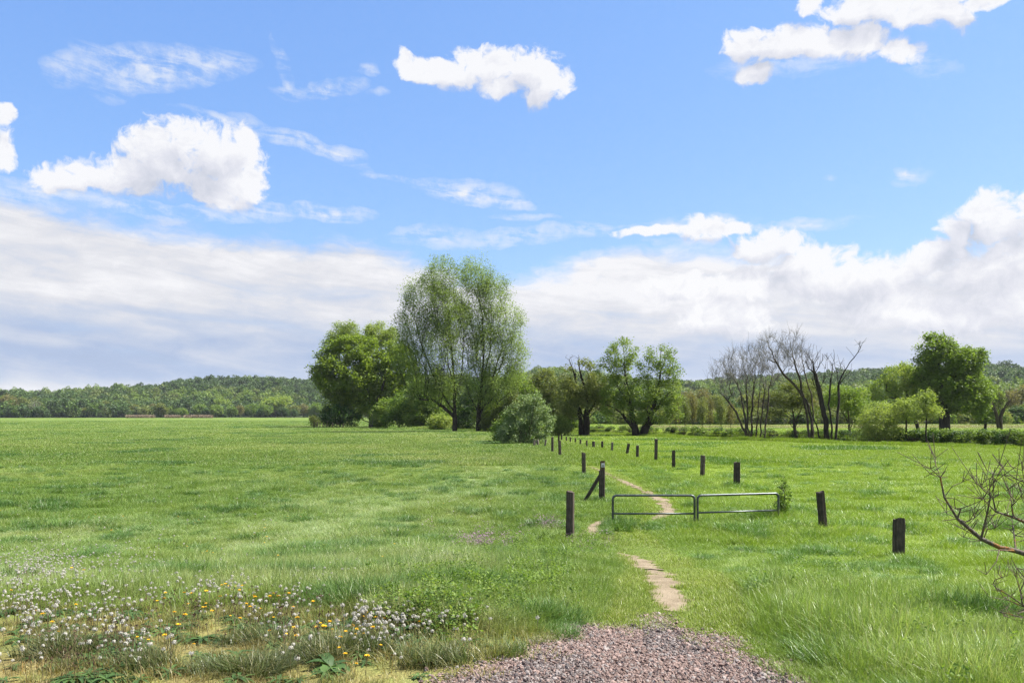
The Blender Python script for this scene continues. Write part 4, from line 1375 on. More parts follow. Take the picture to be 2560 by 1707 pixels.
reeds = []
for k in range(3):
    v, f = twig_clump(320 + k, 90, 2.4, 1.6, 0.05)
    reeds.append(mesh_np('reed_clump', v, f, M_DRY))
pts = []
for a, b, n in ((318, 385, 420), (415, 450, 200), (462, 530, 380)):
    for _ in range(n):
        px = a + rng.rand() * (b - a)
        Y = 740 + rng.rand() * 40
        pts.append(at_d(px, Y))
pts = np.array(pts)
n = len(pts)
scatter('dry_reeds', pts, np.column_stack([np.zeros(n), np.zeros(n), rng.rand(n) * 6.28]), 0.8 + rng.rand(n) * 0.6, rng.randint(0, 3, n), reeds, 'stuff', 'strip of dry pinkish reeds at the far edge of the left meadow', 'reeds')

# dense undergrowth along the foot of the far belt
n = 900
x = (rng.rand(n) * 0.62 + 0.02) * 270
y = 262 + rng.rand(n) * 50
x = x * y / 270
kd = rng.choice([0, 1, 1, 2, 1], n)
scatter('far_undergrowth', np.column_stack([x, y, ground(x, y) - 0.1]), np.column_stack([np.zeros(n), np.zeros(n), rng.rand(n) * 6.28]), 2.2 + 2.6 * rng.rand(n), kd, [_scrub[0], mesh_np('scrub_olive', *leaf_quads(np.random.RandomState(5), in_lobes(np.random.RandomState(6), [(0, 0, .6, .9, .7, .7)], 420, .6), .17, .8, .6), L_OLIVE), _scrub[1]], 'stuff', 'olive green undergrowth along the foot of the far tree belt', 'undergrowth')

# ------------------------------------------------------------------ fence posts
def wood_mat(name, c0, c1, c2):
    m, nb, out = material(name)
    tc = nb.new('ShaderNodeTexCoord').outputs['Object']
    grain = nb.noise(nb.vmath('MULTIPLY', tc, (38, 38, 2.2)), 1.0, 5, 0.65, 0.6, dims='3D')
    blot = nb.noise(tc, 5.0, 4, 0.6, dims='3D')
    oi = nb.new('ShaderNodeObjectInfo').outputs['Random']
    f = nb.add(nb.add(nb.mul(grain, 0.6), nb.mul(blot, 0.5)), nb.mul(nb.sub(oi, 0.5), 0.15))
    col = nb.ramp(f, [(0.35, c0), (0.55, c1), (0.80, c2)])
    principled(nb, out, col, 0.88, 0.2, grain, 0.012, 0.9)
    return m


M_POST = wood_mat('weathered_post_wood', (.020, .017, .014), (.058, .047, .037), (.15, .12, .092))
M_POST_BROWN = wood_mat('brown_post_wood', (.032, .021, .014), (.075, .048, .031), (.15, .105, .072))
M_POST_OLD = wood_mat('bleached_post_wood', (.05, .042, .033), (.12, .10, .078), (.22, .19, .15))


def timber(h, w, d, seed, sides=10, taper=0.05, chip=0.04, gouge=0.12):
    """a squared, cracked, rough-topped timber standing on z = 0"""
    rng = np.random.RandomState(seed)
    rings = 9
    V = []
    ang = np.arange(sides * 2) * math.pi / sides + math.pi / 4 * 0
    prof = 1 + gouge * (rng.rand(sides * 2) - 0.6)
    crack = rng.choice(sides * 2, 3, replace=False)
    prof[crack] *= 0.80
    for k in range(rings):
        t = k / (rings - 1)
        sx = (1 - taper * t) * (1 + 0.05 * (rng.rand() - .5))
        c = np.sign(np.cos(ang)) * np.abs(np.cos(ang)) ** 0.45
        s = np.sign(np.sin(ang)) * np.abs(np.sin(ang)) ** 0.45
        z = np.full(len(ang), -0.35 + t * (h + 0.35))
        if k == rings - 1:
            z = z + (rng.rand(len(ang)) - 0.5) * chip + 0.5 * chip * np.cos(ang - rng.rand() * 6)
        jit = 1 + 0.04 * (rng.rand(len(ang)) - .5)
        V.append(np.column_stack([c * w / 2 * sx * prof * jit, s * d / 2 * sx * prof * jit, z]))
    n = len(ang)
    V.append(np.array([[0, 0, h - 0.012]]))
    V = np.concatenate(V)
    q = []
    for k in range(rings - 1):
        for j in range(n):
            q.append((k * n + j, k * n + (j + 1) % n, (k + 1) * n + (j + 1) % n, (k + 1) * n + j))
    top = [((rings - 1) * n + j, (rings - 1) * n + (j + 1) % n, rings * n) for j in range(n)]
    return V, np.array(q), np.array(top)


G_R, G_L = 'posts of the right-hand row', 'posts of the left-hand row'
POSTS = [  # px, top, base, width px, lean deg (+ = top to the right), distance or None, material, group, label
    (1425, 1228, 1336, 21, 0.5, 20.0, 'd', G_L, 'thick squared post by the path bend, its right side split and brown'),
    (1460, 1131, 1189, 10, -1.0, 42.0, 'd', G_L, 'dark post in the grass just behind the braced post'),
    (1400, 1101, 1139, 9, -2.0, 60.0, 'd', G_L, 'dark leaning post, nearer of two right of the silvery bush'),
    (1381, 1092, 1131, 7, 0, 66.0, 'd', G_L, 'thin dark post touching the right edge of the silvery bush'),
    (1397, 1088, 1104, 5, 0, 92.0, 'd', G_L, 'farthest small post seen right above the leaning dark post'),
    (1404, 1087, 1103, 4, 0, 97.0, 'd', G_L, 'tiny post at the far end of the left-hand row'),
    (2246, 1297, 1409, 29, 1.0, 17.0, 'd', G_R, 'broad dark post nearest the bare lichened branches'),
    (2059, 1228, 1316, 21, -5.5, 21.5, 'd', G_R, 'post leaning left with a pale sawn top, right of the gate'),
    (1842, 1155, 1218, 16, 0.5, 35.0, 'd', G_R, 'dark post directly behind the right-hand gate, near its far end'),
    (1756, 1138, 1191, 12, 2.0, 41.0, 'd', G_R, 'dark post behind the middle of the right-hand gate'),
    (1684, 1126, 1171, 9, 0, 47.0, 'd', G_R, 'squat dark post between the tallest post and the gate'),
    (1639.5, 1097, 1157, 8, 1.0, 53.0, 'd', G_R, 'tallest, thinnest post of the right-hand row'),
    (1593, 1113, 1149, 8, 1.5, 57.0, 'd', G_R, 'dark post just left of the tallest post'),
    (1567, 1108, 1138, 8, 10.0, 62.0, 'd', G_R, 'strongly tilted post leaning to the right'),
    (1530, 1105, 1131, 6, 2.5, 67.0, 'o', G_R, 'greyish post just left of the strongly tilted one'),
    (1505.5, 1103, 1123, 6, 0, 74.0, 'd', G_R, 'small dark post above the marker post, right of a wider one'),
    (1484, 1103, 1123, 8, 0, 75.0, 'd', G_R, 'small wide dark post in the distant run of the right-hand row'),
    (1467, 1100, 1121, 5, 0, 77.0, 'd', G_R, 'small thin post straight above the post behind the brace'),
    (1451, 1098, 1117, 5, 0, 82.0, 'd', G_R, 'little post left of the small thin one in the distance'),
    (1438.5, 1095, 1111, 4, 0, 88.0, 'd', G_R, 'little distant post before the dark forked tree'),
    (1426, 1093, 1110, 4, 0, 90.0, 'd', G_R, 'little distant post below the light green bush'),
    (1416, 1091, 1108, 4, 0, 94.0, 'd', G_R, 'last little post at the far end of the right-hand row'),
    (1336, 1100, 1122, 6, 3, 80.0, 'o', G_L, 'old grey stake leaning under the silvery bush, left of its pair'),
    (1345, 1099, 1120, 6, -3, 81.0, 'o', G_L, 'old grey stake under the silvery bush, right of its pair'),
    (1362, 1098, 1126, 5, 8, 78.0, 'o', G_L, 'bleached stake leaning right at the bush edge'),
]
POST_M = {'d': M_POST, 'b': M_POST_BROWN, 'o': M_POST_OLD}
for k, (px, top, base, wpx, lean, Y, mk, grp, lab) in enumerate(POSTS):
    x, y, z = at_d(px, Y)
    h = CAMZ - (top - HY) / F * Y - z
    w = wpx / F * Y
    V, q, t = timber(h, w, w * (0.8 if wpx < 20 else 0.62), 400 + k, 5 if Y > 50 else 8)
    o = obj('fence_post', mesh_np('fence_post', V, [q, t], POST_M[mk]), None, (x, y, z))
    o.rotation_euler = (0, math.radians(lean), (-0.42 if k == 0 else 0.1 * ((k * 7) % 5 - 2)))
    tag(o, lab, 'fence post', grp)

# the braced corner post and the marker post behind it
Y = 29.0
x, y, z = at_d(1505, Y)
root = empty('braced_post', (x, y, z))
tag(root, 'dark post propped by a slanting timber at the left of the gate', 'fence post')
h = CAMZ - (1175 - HY) / F * Y - z
V, q, t = timber(h, 0.225, 0.20, 450, 8, chip=0.05)
obj('post', mesh_np('post', V, [q, t], M_POST), root)
x1 = (1460 - 1505) / F * Y
V, q, t = timber(1.0, 0.135, 0.12, 451, 6, chip=0.02)
L = math.hypot(x1, h * 0.80)
V[:, 2] *= (L - 0.0) / 1.0
br = obj('brace', mesh_np('brace', V, [q, t], M_POST), root, (x1, -0.05, 0.0))
br.rotation_euler = (0, math.atan2(-x1 - 0.10, h * 0.80), 0)

Y = 33.0
x, y, z = at_d(1506, Y)
root = empty('marker_post', (x, y, z))
tag(root, 'waymark post with a small white plate, showing above the braced post', 'marker post')
h = CAMZ - (1152 - HY) / F * Y - z
V, q, t = timber(h, 0.215, 0.19, 452, 8, chip=0.02)
obj('post', mesh_np('post', V, [q, t], M_POST_BROWN), root)
m_white, nb, out = material('white_plate')
principled(nb, out, (.62, .62, .60), 0.5, 0.4)
m_mark, nb, out = material('grey_mark')
principled(nb, out, (.10, .11, .12), 0.6, 0.3)


def box(cx, cy, cz, sx, sy, sz, bevel=0.0):
    import bmesh
    bm = bmesh.new()
    bmesh.ops.create_cube(bm, size=1.0)
    for v in bm.verts:
        v.co = Vector((v.co.x * sx + cx, v.co.y * sy + cy, v.co.z * sz + cz))
    if bevel:
        bmesh.ops.bevel(bm, geom=bm.edges[:], offset=bevel, segments=2, affect='EDGES')
    return bm


def bm_obj(name, bm, mat, parent=None, loc=(0, 0, 0), smooth=False):
    me = bpy.data.meshes.new(name)
    bm.to_mesh(me); bm.free()
    for p in me.polygons: p.use_smooth = smooth
    me.materials.append(mat)
    return obj(name, me, parent, loc)


pl = bm_obj('plate', box(0.012, -0.108, h - 0.165, 0.135, 0.006, 0.165, 0.002), m_white, root)
bm_ = box(0.012, -0.1125, h - 0.190, 0.055, 0.003, 0.075, 0.001)
bm_obj('emblem', bm_, m_mark, pl)

# ------------------------------------------------------------------ the two steel barriers of the gate
m_steel, nb, out = material('galvanised_steel')
tc = nb.new('ShaderNodeTexCoord').outputs['Object']
n = nb.noise(tc, 9.0, 4, 0.6, dims='3D')
principled(nb, out, nb.ramp(n, [(0.35, (.045, .055, .055)), (0.7, (.10, .115, .115))]), nb.lin(n, 0.3, 0.7, 0.30, 0.48), 0.5, metal=0.55)


def pipe(path, r, sides=10):
    """round bent tube along a path of points"""
    P = np.array(path, float)
    n = len(P)
    T = np.gradient(P, axis=0)
    T /= np.linalg.norm(T, axis=1)[:, None]
    ref = np.array([0, 1.0, 0])
    N = np.cross(T, ref); N /= np.linalg.norm(N, axis=1)[:, None]
    B = np.cross(T, N)
    a = np.arange(sides) * 2 * math.pi / sides
    V = P[:, None] + r * (N[:, None] * np.cos(a)[None, :, None] + B[:, None] * np.sin(a)[None, :, None])
    idx = np.arange(n * sides).reshape(n, sides)
    f = np.stack([idx[:-1], np.roll(idx[:-1], -1, 1), np.roll(idx[1:], -1, 1), idx[1:]], -1).reshape(-1, 4)
    V = np.concatenate([V.reshape(-1, 3), P[:1], P[-1:]])
    c0, c1 = n * sides, n * sides + 1
    caps = [(c0, (j + 1) % sides, j) for j in range(sides)] + [(c1, idx[-1, j], idx[-1, (j + 1) % sides]) for j in range(sides)]
    return V, [f, np.array(caps)]


def hoop(x0, x1, y, zt, z0, z1, r=0.10, y1=None):
    """upright hoop: left leg down to z0, right leg down to z1"""
    y1 = y if y1 is None else y1
    pts = [(x0, z0), (x0, (z0 + zt - r) / 2)]
    for k in range(9):
        a = math.pi - k / 8 * math.pi / 2
        pts.append((x0 + r + r * math.cos(a), zt - r + r * math.sin(a)))
    for k in range(1, 8):
        pts.append((x0 + r + (x1 - x0 - 2 * r) * k / 8, zt))
    for k in range(9):
        a = math.pi / 2 - k / 8 * math.pi / 2
        pts.append((x1 - r + r * math.cos(a), zt - r + r * math.sin(a)))
    pts += [(x1, (z1 + zt - r) / 2), (x1, z1)]
    return [(p[0], y + (y1 - y) * (p[0] - x0) / (x1 - x0), p[1]) for p in pts]


def barrier(label, px0, px1, top_px, rail_px, Y, Y1=None):
    Y1 = Y1 or Y
    x0, x1 = (px0 - CX) / F * Y, (px1 - CX) / F * Y1
    g0, g1 = float(ground(x0, Y)), float(ground(x1, Y1))
    root = empty('steel_barrier', ((x0 + x1) / 2, (Y + Y1) / 2, (g0 + g1) / 2))
    tag(root, label, 'barrier', 'steel barriers of the path gate')
    ox, oy, oz = root.location
    zt = CAMZ - (top_px - HY) / F * (Y + Y1) / 2
    zr = CAMZ - (rail_px - HY) / F * (Y + Y1) / 2
    P = [(a - ox, b - oy, c - oz) for a, b, c in hoop(x0, x1, Y, zt, g0 - 0.25, g1 - 0.25, 0.11, Y1)]
    V, f = pipe(P, 0.034)
    obj('frame', mesh_np('frame', V, f, m_steel, True), root)
    V, f = pipe([(x0 + 0.026 - ox, Y - oy, zr - oz), ((x0 + x1) / 2 - ox, (Y + Y1) / 2 - oy, zr - oz), (x1 - 0.026 - ox, Y1 - oy, zr - oz)], 0.026)
    obj('rail', mesh_np('rail', V, f, m_steel, True), root)


barrier('left steel tube barrier with a lower rail, beside the propped post', 1532, 1736.5, 1238, 1283.5, 23.0)
barrier('right steel tube barrier with its lower rail sinking into tall grass', 1744, 1946, 1235.5, 1278, 23.0, 23.6)

# ------------------------------------------------------------------ far post-and-rail stub beside the dark dome tree
for k, (px, hpx) in enumerate([(786, 18), (793, 15), (800, 14), (808, 15), (817, 18), (831, 14), (843, 13), (858, 12)]):
    Y = 192.0 + k * 0.6
    x, y, z = at_d(px, Y)
    V, q, t = timber(hpx / F * Y, 0.20, 0.18, 470 + k, 5)
    o = obj('field_post', mesh_np('field_post', V, [q, t], M_POST), None, (x, y, z))
    o.rotation_euler = (0, math.radians((k * 5) % 7 - 3), 0)
    tag(o, 'distant dark post in the short fence run left of the dark dome tree', 'fence post', 'short fence run by the dark dome tree')

# ------------------------------------------------------------------ bare lichened shrub reaching in from the right
m_lichen, nb, out = material('lichen_bark')
tc = nb.new('ShaderNodeTexCoord').outputs['Object']
n = nb.noise(tc, 13.0, 5, 0.7, dims='3D')
n2 = nb.noise(tc, 40.0, 3, 0.6, dims='3D')
principled(nb, out, nb.mix(nb.smooth(n, 0.50, 0.60), nb.ramp(n2, [(0.3, (.055, .045, .036)), (0.7, (.14, .12, .095))]), nb.ramp(n2, [(0.3, (.13, .060, .016)), (0.7, (.24, .12, .035))])), 0.9, 0.2, n2, 0.01, 0.8)
m_twig, nb, out = material('twig_bark')
n2 = nb.noise(nb.new('ShaderNodeTexCoord').outputs['Object'], 25.0, 3, 0.6, dims='3D')
principled(nb, out, nb.ramp(n2, [(0.3, (.060, .046, .032)), (0.7, (.155, .120, .085))]), 0.85, 0.2)


def near_shrub(name, label, Y, trunks_px, lobes_px, base, n, seed, base_r, tip_r, extra, step=0.16, group=None):
    rng = np.random.RandomState(seed)
    bx, by = base
    bz = float(ground(bx, by))
    root = empty(name, (bx, by, bz))
    tag(root, label, 'shrub', group)

    def loc(q):
        d = q[2] if len(q) > 2 else 0.0
        yy = Y + d
        return ((q[0] - CX) / F * yy - bx, yy - by, CAMZ - (q[1] - HY) / F * yy - bz)
    trunks = []
    for tr in trunks_px:
        P = [loc(q) if not isinstance(q[0], str) else (0, 0, -0.2) for q in tr]
        trunks.append(P)
    lobes = []
    for l in lobes_px:
        c = loc((l[0], l[1], l[4] if len(l) > 4 else 0))
        lobes.append((c[0], c[1], c[2], l[2] / F * Y, l[2] / F * Y * 0.8, l[3] / F * Y))
    T = in_lobes(rng, lobes, n, 0.3)
    A, par, R = skeleton(rng, trunks, T, step, 0.35, 0.022, 0.12, tip_r, base_r, 0.5)
    if extra:
        thin = np.where(R < tip_r * 4)[0]
        src = thin[rng.randint(0, len(thin), extra)]
        dirn = A[src] - A[np.maximum(par[src], 0)]
        dirn /= np.linalg.norm(dirn, axis=1)[:, None] + 1e-6
        e1 = A[src] + (dirn * 0.6 + rng.randn(extra, 3) * 0.5 + (0, 0, 0.45)) * (step * (0.4 + 0.9 * rng.rand(extra)))[:, None]
        A = np.concatenate([A, e1]); par = np.concatenate([par, src]); R = np.concatenate([R, np.full(extra, tip_r * 0.8)])
    split = base_r * 0.18
    V, f = tubes(A, par, R, R >= split, 8)
    obj('trunk', mesh_np('trunk', V, f, m_lichen, True), root)
    V, f = tubes(A, par, R, R < split, 5)
    obj('branches', mesh_np('branches', V, f, m_twig, True), root)
    return root


near_shrub('lichened_shrub', 'bare shrub with orange lichened branches reaching in at the right edge', 7.2,
           [[('base', 0), (2760, 1560, 0.1), (2690, 1440, 0.05), (2600, 1395, 0), (2540, 1378), (2500, 1365), (2450, 1345), (2400, 1300), (2365, 1240), (2345, 1195), (2325, 1170)],
            [(2690, 1440, 0.05), (2640, 1340, 0.3), (2580, 1310, 0.35), (2530, 1290, 0.3), (2490, 1280, 0.3)],
            [(2540, 1378), (2500, 1378, -0.1), (2490, 1400, -0.2), (2466, 1430, -0.25)],
            [(2500, 1365), (2460, 1352, 0.15), (2410, 1346, 0.2)],
            [(2640, 1340, 0.3), (2600, 1260, 0.4), (2560, 1210, 0.4)],
            [(2465, 1345), (2470, 1290, -0.1), (2475, 1200, -0.15), (2500, 1160, -0.2)]],
           [(2350, 1185, 35, 35), (2420, 1240, 60, 50), (2400, 1290, 50, 40), (2480, 1220, 50, 60, .2), (2540, 1220, 60, 70, .3), (2470, 1300, 60, 40), (2560, 1300, 60, 60, .3), (2340, 1160, 16, 20), (2510, 1170, 20, 24, -.1), (2620, 1250, 60, 90, .3)],
           (5.9, 7.6), 125, 500, 0.034, 0.0032, 240)
near_shrub('twiggy_shrub', 'low shrub of fine bare twigs at the right edge below the lichened branches', 6.4,
           [[('base', 0), (2640, 1640, 0.1), (2600, 1560, 0.05), (2570, 1520), (2530, 1490), (2490, 1470)], [(2640, 1640, 0.1), (2590, 1500, 0.2), (2560, 1440, 0.25), (2530, 1400, 0.2)], [(2600, 1560, 0.05), (2560, 1545, -0.1), (2500, 1530, -0.1)]],
           [(2530, 1470, 50, 60), (2560, 1520, 60, 50), (2500, 1500, 36, 40), (2600, 1450, 50, 80), (2540, 1420, 30, 34)],
           (4.6, 6.6), 90, 501, 0.014, 0.0018, 160, step=0.10)

# thin leafing switch at the end of the right barrier
x, y, z = at_d(1958, 24.0)
rng = np.random.RandomState(510)
root = empty('young_shrub', (x, y, z))
tag(root, 'thin upright young shrub at the far end of the right barrier', 'shrub')
T = in_lobes(rng, [(0, 0, .75, .22, .2, .5), (.05, 0, 1.05, .12, .12, .3), (-.1, 0, .5, .2, .2, .3)], 60, .3)
A, par, R = skeleton(rng, [[(0, 0, -.2), (.02, 0, .4), (.05, 0, .9)], [(0, 0, -.2), (-.08, 0, .4), (-.10, 0, .8)], [(0, 0, -.2), (.12, 0, .4), (.2, 0, .7)]], T, 0.10, 0.6, 0.015, 0.1, 0.004, 0.02)
V, f = tubes(A, par, R, R > 0, 4)
obj('stems', mesh_np('stems', V, f, m_twig, True), root)
C = A[rng.randint(0, len(A), 800)] + rng.randn(800, 3) * 0.05
v, f = leaf_quads(rng, C[C[:, 2] > .05], 0.07, 0.2, 0.6)
obj('leaves', mesh_np('leaves', v, f, L_UNDER), root)

# little stick lying on the earth path
x, y, z = at(1633, 1428)
V, f = pipe([(-.16, .02, .0), (-.05, 0, .012), (.06, -.015, .004), (.17, -.05, .008)], 0.011, 6)
tag(obj('stick', mesh_np('stick', V, f, m_twig, True), None, (x, y, z + 0.03)), 'short dark stick lying on the bare earth path', 'stick')

# ------------------------------------------------------------------ the air: far hills fade a little
bm_h = box(0, 1000, 59, 5200, 5000, 126)
m_haze, nb, out = material('haze')
pv = nb.new('ShaderNodeVolumePrincipled')
pv.inputs['Color'].default_value = (.86, .92, 1.0, 1)
pv.inputs['Density'].default_value = 0.00005
pv.inputs['Anisotropy'].default_value = 0.2
nb.nt.links.new(pv.outputs[0], out.inputs['Volume'])
tag(bm_obj('haze', bm_h, m_haze), kind='stuff')

# ------------------------------------------------------------------ grass
B_MEADOW = blade_mat('meadow_blade', 1.0, 0.0, 0.28, 0.26)
B_TALL = blade_mat('tall_blade', 1.0, 0.03, 0.42, 0.24, (0.97, 1.0, 1.1))
B_SHORT = blade_mat('lawn_blade', 1.10, 0.10, 0.30, 0.25, (1.12, 1.0, .9))
B_PALE = blade_mat('pale_blade', 1.38, 0.10, 0.45, 0.30, (1.16, 1.06, 2.0))
B_DRY = blade_mat('dry_blade', 1.25, 0.30, 0.25, 0.30, (1.35, 1.0, 0.9))
B_LUSH = blade_mat('lush_blade', 0.66, -0.05, 0.45, 0.20, (0.72, 1.0, 0.8))


def tuft(seed, n, r, h, w, lean=0.45, droop=0.5, wind=(0.25, 0.05), hv=0.5, segs=3):
    """n curved blades springing from a patch of radius r"""
    g = np.random.RandomState(seed)
    a = g.rand(n) * 6.283
    rr = r * np.sqrt(g.rand(n))
    base = np.column_stack([np.cos(a) * rr, np.sin(a) * rr, np.full(n, -0.01)])
    H = h * (1 - hv + hv * g.rand(n) * 1.4)
    b = g.rand(n) * 6.283
    dirn = np.column_stack([np.cos(b), np.sin(b)]) * (lean * g.rand(n))[:, None] + np.column_stack([np.cos(a), np.sin(a)]) * (0.25 * rr / max(r, 1e-3))[:, None] + np.array(wind)[None]
    W = w * (0.7 + 0.6 * g.rand(n))
    side = np.column_stack([-np.sin(b), np.cos(b), np.zeros(n)])
    rows = []
    for k in range(segs + 1):
        t = k / segs
        z = H * (t - droop * 0.45 * t * t * np.minimum(1, np.linalg.norm(dirn, axis=1) * 1.6))
        xy = dirn * (H * (t * 0.35 + 0.75 * t * t))[:, None]
        c = base + np.column_stack([xy, z])
        ww = (W * (1 - t) ** 0.7 * 0.5)[:, None] if k < segs else np.zeros((n, 1))
        rows.append((c - side * ww, c + side * ww))
    V, q, t3 = [], [], []
    per = 2 * segs + 1
    arr = np.zeros((n, per, 3))
    for k in range(segs):
        arr[:, 2 * k], arr[:, 2 * k + 1] = rows[k]
    arr[:, -1] = rows[segs][0]
    o = (np.arange(n) * per)[:, None]
    quads = np.concatenate([o + np.array([[2 * k, 2 * k + 1, 2 * k + 3, 2 * k + 2]]) for k in range(segs - 1)]) if segs > 1 else np.zeros((0, 4), int)
    tris = o + np.array([[2 * segs - 2, 2 * segs - 1, 2 * segs]])
    return arr.reshape(-1, 3), [quads, tris]


def tuft_mesh(name, mat, *a, **k):
    V, f = tuft(*a, **k)
    return mesh_np(name, V, f, mat)


def on_path(x, y):
    """True on bare earth, False on grass"""
    x, y = np.asarray(x, float), np.asarray(y, float)
    out = np.zeros(x.shape, bool)
    m = (x > -2) & (x < 8) & (y < 62)
    if m.any():
        out[m] = worn(x[m], y[m]) < 1.0
    return out


def in_gravel(x, y):
    P = GRAVEL_XY
    inside = np.zeros(np.shape(x), bool)
    j = len(P) - 1
    for i in range(len(P)):
        xi, yi, xj, yj = P[i, 0], P[i, 1], P[j, 0], P[j, 1]
        c = ((yi > y) != (yj > y)) & (x < (xj - xi) * (y - yi) / (yj - yi + 1e-12) + xi)
        inside ^= c
        j = i
    return inside


def blob(x, y, px, py, rx, ry):
    X, Y, _ = at(px, py)
    return np.exp(-((x - X) / rx) ** 2 - ((y - Y) / ry) ** 2)


CORRIDOR = [at(px, py)[:2] for px, py in ((1690, 1640), (1700, 1520), (1680, 1430), (1600, 1370), (1530, 1320), (1560, 1300))]
CORRIDOR2 = [at(px, py)[:2] for px, py in ((1650, 1290), (1640, 1250), (1560, 1205), (1480, 1165), (1440, 1140), (1420, 1120))]


def sward(x, y):
    """height of the sward in metres, how dry it is"""
    h = 0.16 + 0.10 * (vnoise(x, y, 0.5) - 0.5) + 0.10 * (vnoise(x + 50, y, 0.14) - 0.5)
    h = h * (0.25 + 1.1 * vnoise(x + 3, y + 11, 1.9) + 0.5 * vnoise(x + 23, y + 1, 0.9))
    mown = np.exp(-(seg_dist(x, y, CORRIDOR) / 0.95) ** 2)
    mown = np.maximum(mown, 0.8 * np.exp(-(seg_dist(x, y, CORRIDOR2) / 0.9) ** 2))
    dry = np.clip(1 - ((x + 4.0) / 5.6) ** 2 - ((y - 6.0) / 2.8) ** 2, 0, 1)
    tall = 0.20 * blob(x, y, 1190, 1440, 1.6, 2.2) + 0.20 * blob(x, y, 1080, 1560, 0.9, 0.8) + 0.12 * blob(x, y, 2150, 1560, 1.6, 2.6) + 0.10 * blob(x, y, 2380, 1600, 1.8, 2.2) \
        + 0.22 * blob(x, y, 2010, 1330, 1.6, 2.0) + 0.22 * blob(x, y, 1545, 1310, 0.5, 0.7) + 0.34 * blob(x, y, 1895, 1300, .75, .8) + 0.34 * blob(x, y, 1955, 1300, .6, .8) + 0.15 * blob(x, y, 1120, 1640, 0.8, 0.5) + 0.14 * blob(x, y, 1330, 1290, 1.6, 2.5) + 0.12 * blob(x, y, 800, 1400, 4, 3)
    h = h + tall
    edge = np.exp(-(seg_dist(x, y, [tuple(p) for p in GRAVEL_XY[::6]]) / 0.35) ** 2)
    h = h * (1 - 0.68 * mown) * (1 - 0.62 * np.clip(dry * 1.5, 0, 1)) * (1 - 0.45 * edge)
    return np.maximum(h, 0.035), mown, np.clip(dry * 1.5, 0, 1)


rng = np.random.RandomState(1234)


def fan_points(r0, r1, n, half=0.70):
    """points in the ground the view takes in and a margin round it, denser near"""
    t = rng.rand(n)
    y = np.exp(np.log(r0) + t * (np.log(r1) - np.log(r0)))
    x = (rng.rand(n) * 2 - 1) * (half * y + 1.5)
    return x, y


# near sward -----------------------------------------------------------------
NEAR, NEAR_H = [], []


def near_kind(count, nm, mat, seed, n, r, h, w, **kw):
    for k in range(count):
        NEAR.append(tuft_mesh(nm, mat, seed + k, n, r, h, w, **kw))
        NEAR_H.append(h)


near_kind(3, 'lawn_tuft', B_SHORT, 600, 80, 0.13, 0.060, 0.0060, lean=0.9, droop=0.6, segs=2)                     # 0-2
near_kind(4, 'meadow_tuft', B_MEADOW, 610, 70, 0.14, 0.17, 0.0058, lean=0.6, droop=0.6)                          # 3-6
near_kind(4, 'tall_tuft', B_TALL, 620, 70, 0.17, 0.29, 0.0062, lean=0.75, droop=1.0, wind=(0.24, -0.04), segs=4)  # 7-10
near_kind(2, 'dry_tuft', B_DRY, 630, 60, 0.13, 0.065, 0.0048, lean=1.0, droop=0.6, segs=2)                        # 11-12
near_kind(2, 'lush_tuft', B_LUSH, 640, 80, 0.12, 0.24, 0.0068, lean=0.7, droop=0.8)                               # 13-14
near_kind(3, 'pale_tuft', B_PALE, 650, 60, 0.16, 0.30, 0.0065, lean=0.55, droop=1.1, wind=(0.30, -0.05), segs=4)           # 15-17
NEAR_H = np.array(NEAR_H)
SWEEP = [at(px, py)[:2] for px, py in ((640, 1385), (820, 1325), (1000, 1266), (1160, 1240), (1290, 1225))]
SWEEP2 = [at(px, py)[:2] for px, py in ((700, 1300), (1100, 1215), (1330, 1160))]


